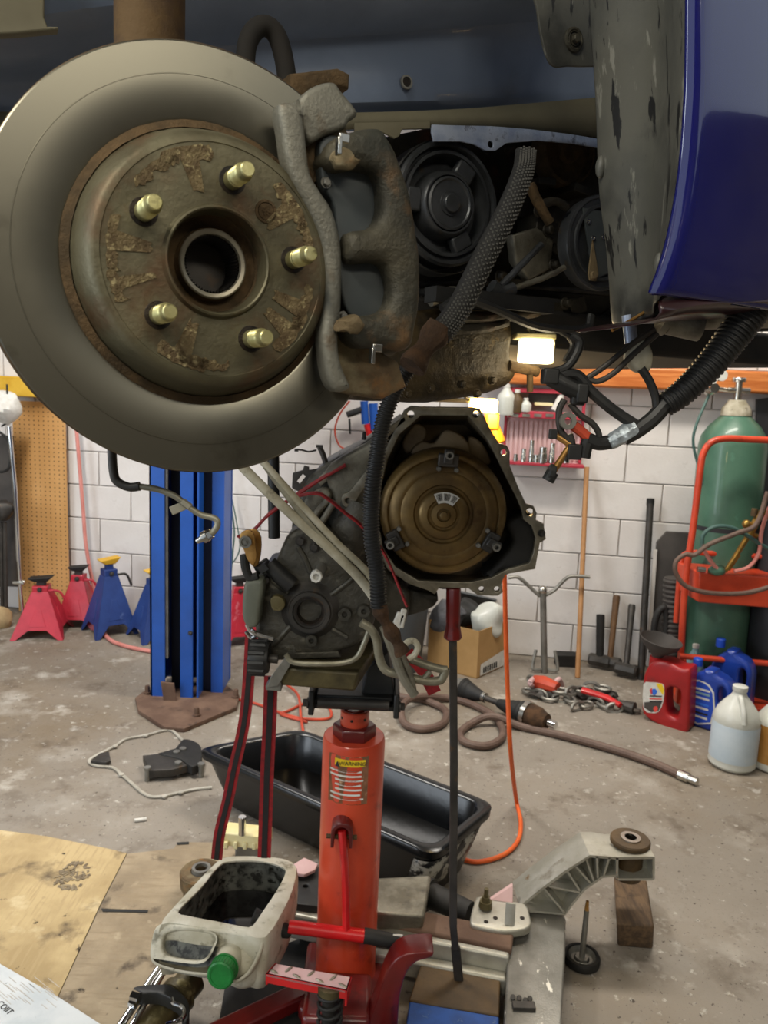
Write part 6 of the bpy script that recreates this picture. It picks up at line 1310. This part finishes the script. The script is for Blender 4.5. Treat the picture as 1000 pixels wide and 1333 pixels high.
# cart
ct_ = thing('welding_cart', 'red tubular welding cart with a tray in front of the green cylinder', 'cart', FL(905, 880))
cy = cb_.y - .24; K = VP(cy)
b = B(); b.tube(spline([K.px(*p) for p in ((886, 862), (892, 760), (902, 690), (912, 610), (916, 590), (926, 576), (945, 571), (975, 572), (1030, 574))], k=6), .0155, 12); b.build('front_tube', M['cart_red'], ct_)
K2 = VP(cy + .12)
b = B(); b.tube(spline([K2.px(*p) for p in ((880, 810), (884, 760), (888, 728), (896, 720), (920, 720), (1010, 726))], k=6), .013, 12); b.build('back_loop', M['cart_red'], ct_)
b = B(); K3 = VP(cy - .05)
b.hexa([K3.px(909, 784), K3.px(1030, 794), K3.px(1030, 794) + V((0, .18, 0)), K3.px(900, 780) + V((0, .18, 0))], [K3.px(911, 745), K3.px(1030, 754), K3.px(1030, 754) + V((0, .18, 0)), K3.px(900, 742) + V((0, .18, 0))]); b.build('tray', M['cart_red'], ct_, .006, label='red sheet metal tray')
b = B(); b.tube([VP(cy - .05).px(884, 854), VP(cy - .05).px(1030, 866)], .014, 10); b.build('lower_rail', M['cart_red'], ct_)
b = B(); p_ = FL(880, 870); zf = .12; b.box((K.px(960, 860).x + .05, cy + .12, .035), (.62, .40, .03)); b.box((K.px(886, 862).x + .01, cy - .0, .14), (.03, .03, .22)); b.build('base_frame', M['cart_red'], ct_, .005)
for dx in (-.24, .36):
    b = B(); w_ = V((K.px(960, 860).x + .05 + dx, cy + .34, .09)); b.lathe([(-.02, .04), (-.02, .085), (-.012, .09), (.012, .09), (.02, .085), (.02, .04)], w_, (1, 0, 0), 28, c0=True, c1=True); b.build('wheel', M['rubber'], ct_)
# torch and looped hoses
K4 = VP(cy - .06)
tr = thing('cutting_torch', 'brass cutting torch resting on the red cart tray', 'torch', K4.px(950, 742))
b = B(); b.tube([K4.px(944, 744), K4.px(955, 728), K4.px(974, 698)], [.009, .011, .013], 10); b.tube([K4.px(948, 742), K4.px(962, 722)], .009, 10); b.build('torch_tube', M['brass'], tr)
b = B(); b.tube([K4.px(974, 699), K4.px(988, 672), K4.px(996, 664)], .018, 10); b.cyl(K4.px(968, 690), K4.px(986, 698), .010); b.ell(K4.px(972, 682), .020, n=12, m=8); b.build('torch_body', M['brass'], tr)
b = B(); b.cyl(K4.px(983, 662), K4.px(981, 672), .014, n=10); b.build('torch_knob', M['rust_dark'], tr); b = B(); b.cyl(K4.px(993, 664), K4.px(996, 678), .012, n=10); b.build('torch_lever', M['label_white'], tr)
K5 = VP(cy - .10)
b = B(); b.tube(spline([K5.px(*p) for p in ((1010, 762), (970, 772), (925, 772), (895, 764), (881, 748), (880, 732), (892, 722), (905, 722), (925, 708), (960, 694), (985, 682), (1000, 640))], k=8), .011, 10); o = b.build('torch_hose', M['brown_hose']); tag(o, 'brown torch hose looped around the red cart', 'hose')
K6 = VP(cy - .075)
b = B(); b.tube(spline([K6.px(*p) for p in ((914, 712), (916, 696), (930, 686), (950, 686), (968, 694), (990, 708), (1010, 720))], k=8), .009, 10); o = b.build('green_hose', M['green_wire']); tag(o, 'dark green torch hose arching over the cart tray', 'hose')
b = B(); b.tube(spline([K6.px(*p) for p in ((914, 708), (920, 722), (930, 736), (936, 742))], k=8), .009, 8); b.tube(spline([K6.px(*p) for p in ((956, 744), (975, 738), (988, 720), (992, 690), (1002, 660))], k=8), .009, 8); o = b.build('pink_hose', M['pink_hose']); tag(o, 'faded red torch hose drooping behind the brass torch', 'hose')
b = B(); b.ell(K4.px(933, 742), (.04, .03, .025), n=14, m=8); b.jit(.01, 30); o = b.build('green_rag', M['green_tank']); tag(o, 'scrap of green cloth on the cart tray', 'rag')
b = B(); b.cyl(K4.px(908, 741), K4.px(918, 742), .013, n=12); o = b.build('striker', M['steel']); tag(o, 'small bright metal cup on the left of the cart tray', 'tool')
# dark panels, flexible duct
dp = thing('leaning_board', 'tall dark board leaning on the wall behind the flexible duct', 'panel', FL(875, 865))
fd = WF.off(.10)
b = B(); b.plate(fd, [(855, 706), (868, 692), (905, 694), (905, 850), (845, 850)], .02, bev=.003); b.build('panel', M['grey_panel'], dp)
b = B(); b.plate(fd.off(.02), [(851, 716), (856, 716), (848, 840), (843, 840)], .01, bev=.002); b.build('panel_edge', M['mortar'], dp)
d2 = FL(985, 862)
b = B(); b.plate(WF.off(.06), [(986, 520), (1060, 510), (1060, 862), (940, 858), (940, 770), (986, 740)], .03); o = b.build('dark_filler_sheet', M['dark_tank']); tag(o, 'black filler sheet added behind the gas cylinders at the right edge', 'panel')  # black filler added to darken the area behind the cart
dc = [VP(P0.y + .02).px(*p) for p in ((872, 852), (874, 825), (876, 790), (877, 752))]
pp = spline(dc, step=.006); b = B(); b.tube(pp, lambda t, i: .046 + (.004 if (i // 2) % 2 else -.002), 20); o = b.build('flexible_duct', M['grey_panel']); tag(o, 'ribbed grey flexible duct standing behind the black funnel', 'duct')
b = B(); b.tube(spline([VP(P0.y).px(*p) for p in ((853, 850), (852, 815), (858, 796), (866, 792), (868, 812), (864, 850))]), .017, 12); o = b.build('dark_hose', M['rubber']); tag(o, 'short black hose bent over beside the flexible duct', 'hose')

# jugs and bottles
def boxjug(outline, Y, depth, rz, pivot):
    """side outline (pixels) on a vertical plane turned by rz about the pivot; returns frame"""
    f_ = Frame(pivot, V((math.cos(rz), math.sin(rz), 0)), Z); return f_
rp = FL(846, 934); rj = thing('red_jug', 'red plastic oil jug with a picture label and a funnel in its neck', 'jug', FL(868, 940))
fR = Frame(FL(862, 944), V((math.cos(R_(-38)), math.sin(R_(-38)), 0)), Z)
fo = [(837, 930), (838, 905), (837, 886), (841, 872), (850, 862), (868, 862), (885, 870), (897, 872), (899, 885), (898, 910), (897, 945), (893, 955), (884, 957), (866, 949)]
b = B(); b.plate(fR, sp2(fo, 3), .115, holes=[sp2([(869, 897), (884, 899), (885, 915), (882, 932), (876, 934), (868, 926)], 3)], bev=.016, res=3); b.build('body', M['jug_red'], rj)
b = B(); nc = fR.off(-.055).px(854, 858); b.cyl(nc - Z * .06, nc + Z * .012, .028, n=24); b.build('neck', M['jug_red'], rj)
b = B(); b.plate(fR, sp2([(838, 891), (846, 888), (862, 890), (865, 896), (864, 912), (858, 926), (848, 928), (838, 922)], 2), .002, front=.0015); lbl = b.build('label', M['label_white'], rj)
b = B(); b.plate(fR, [(854, 889.5), (862, 890), (865, 897), (864, 905), (860, 900)], .001, front=.0025); b.build('label_yellow', M['yellow_lab'], lbl)
b = B(); b.plate(fR, sp2([(848, 900), (852, 896), (856, 900), (852, 905)], 3), .001, front=.003); b.build('label_drop', M['blue_lab'], lbl)
b = B(); b.plate(fR, [(846, 898), (849, 895), (850, 902), (848, 904)], .001, front=.003); b.plate(fR, sp2([(851, 921), (855, 919), (857, 923), (853, 927)], 3), .001, front=.003); b.build('label_red', M['red_lab'], lbl)
b = B(); b.plate(fR, [(839, 914), (863, 912), (858, 925), (848, 927), (839, 921)], .001, front=.0022); b.build('label_dark', M['grey_panel'], lbl)
for y in (905, 908.5, 912): 
    b = B(); b.plate(fR, [(846, y), (862, y + .5), (862, y + 2), (846, y + 1.5)], .001, front=.003); b.build('label_line', M['ink'] if y != 908.5 else M['red_lab'], lbl)
b = B(); o_f = nc + Z * .0; fx = V((.12, -.10, 1)).normalized()
b.lathe([(-.05, .012), (.012, .020), (.03, .034), (.075, .085), (.095, .092), (.10, .095), (.102, .092), (.095, .088), (.075, .080), (.03, .030), (.0, .014), (-.045, .009)], o_f, fx, 44); o = b.build('funnel', M['grey_panel']); tag(o, 'black plastic funnel standing in the neck of the red jug', 'funnel')
def bottle(px_, py_, yt, w, label, m, cap, cl, name='blue_bottle', rz=0, lab=False):
    o0 = FL(px_, py_); h = VP(o0.y).px(px_, yt).z; t = thing(name, label, 'bottle', o0, 'oil bottles by the red cart')
    f_ = Frame(o0, V((math.cos(rz), math.sin(rz), 0)), Z)
    def pr(ws): return [(x * w, y * h) for x, y in ws]
    b = B(); b.plate(f_, sp2(pr([(-.5, .02), (-.5, .3), (-.49, .62), (-.36, .78), (-.18, .86), (-.14, .9), (.05, .9), (.1, .86), (.34, .80), (.48, .66), (.5, .4), (.5, .02), (.3, 0), (-.3, 0)]), 3), .09, holes=[sp2(pr([(.22, .44), (.34, .44), (.36, .62), (.28, .70), (.2, .66)]), 3)], bev=.016, px=False, res=3); b.build('body', m, t)
    b = B(); c = f_.at(-.045 * w / .12, h * .89, -.045); b.lathe([(0, .021), (h * .1, .021), (h * .11, .018), (h * .11, .0003)], c, Z, 22); b.build('cap', cap, t)
    if lab:
        b = B(); b.plate(f_, sp2(pr([(-.46, .1), (-.46, .6), (-.34, .70), (-.12, .72), (.12, .60), (.14, .12)]), 2), .001, px=False, front=.0015); l_ = b.build('label_border', M['label_white'], t)
        b = B(); b.plate(f_, sp2(pr([(-.43, .12), (-.43, .59), (-.33, .68), (-.13, .70), (.09, .58), (.11, .14)]), 2), .001, px=False, front=.0022); b.build('label_field', M['blue_cap'], l_)
        for i, (y0, m_) in enumerate(((.16, 'label_white'), (.22, 'ink'), (.30, 'label_white'), (.36, 'blue_lab'), (.45, 'label_white'), (.52, 'mint'), (.58, 'label_white'))):
            b = B(); b.plate(f_, pr([(-.38, y0), (.04, y0), (.04, y0 + .03), (-.38, y0 + .03)]), .001, px=False, front=.0028); b.build('label_bar', M[m_], l_)
    return t
bottle(917, 950, 865, .20, 'blue oil bottle with a bordered label, in front of the other blue one', M['blue_bottle'], M['blue_cap'], '', rz=R_(-42), lab=True)
bottle(944, 934, 838, .19, 'blue oil bottle standing behind the labelled one', M['blue_bottle'], M['blue_cap'], '', rz=R_(-42))
def round_jug(px_, py_, yt, wpx, label, m, cap, liq=None, name='gallon_jug', lv=.55, group='gallon jugs at the right'):
    o0 = FL(px_, py_); F_ = VP(o0.y); h = F_.px(px_, yt).z; r = (F_.px(px_ + wpx / 2, py_ - 20).x - F_.px(px_ - wpx / 2, py_ - 20).x) / 2
    t = thing(name, label, 'jug', o0, group)
    b = B(); pr = [(0, r * .8), (h * .02, r * .93), (h * .05, r), (h * .1, r * .985), (h * .13, r), (h * .54, r), (h * .57, r * .97), (h * .60, r * .99), (h * .70, r * .86), (h * .80, r * .60), (h * .88, r * .34), (h * .92, r * .27), (h * .94, r * .26)]
    b.lathe(pr, o0, Z, 40, c0=True, c1=True); b.build('body', m, t)
    if liq:
        b = B(); b.lathe([(h * .12, r * 1.004), (h * .14, r * 1.008), (h * lv, r * 1.008), (h * (lv + .01), r * 1.0)], o0, Z, 40); b.build('label_band', liq, t)
    b = B(); b.lathe([(0, r * .30), (.004, r * .32), (h * .06, r * .32), (h * .065, r * .28), (h * .065, .0003)], o0 + Z * h * .935, Z, 24); b.build('cap', cap, t)
    b = B(); b.tube(spline([o0 + V((r * -.1, -r * .30, h * .89)), o0 + V((r * -.12, -r * .52, h * .86)), o0 + V((-r * .12, -r * .82, h * .74)), o0 + V((-r * .1, -r * .93, h * .62))]), r * .12, 12); b.build('handle', m, t)
    return t
round_jug(952, 996, 892, 58, 'white gallon jug of pale washer fluid standing nearest on the right', M['milk'], M['milk'], M['milk_liq'])
round_jug(1002, 998, 905, 50, 'clear jug of amber fluid cut by the right edge', M['milk'], M['milk'], M['amber'], lv=.62)
round_jug(898, 915, 838, 26, 'clear bottle of pale green fluid with a white cap behind the blue bottles', M['mint'], M['label_white'], None, name='fluid_bottle')
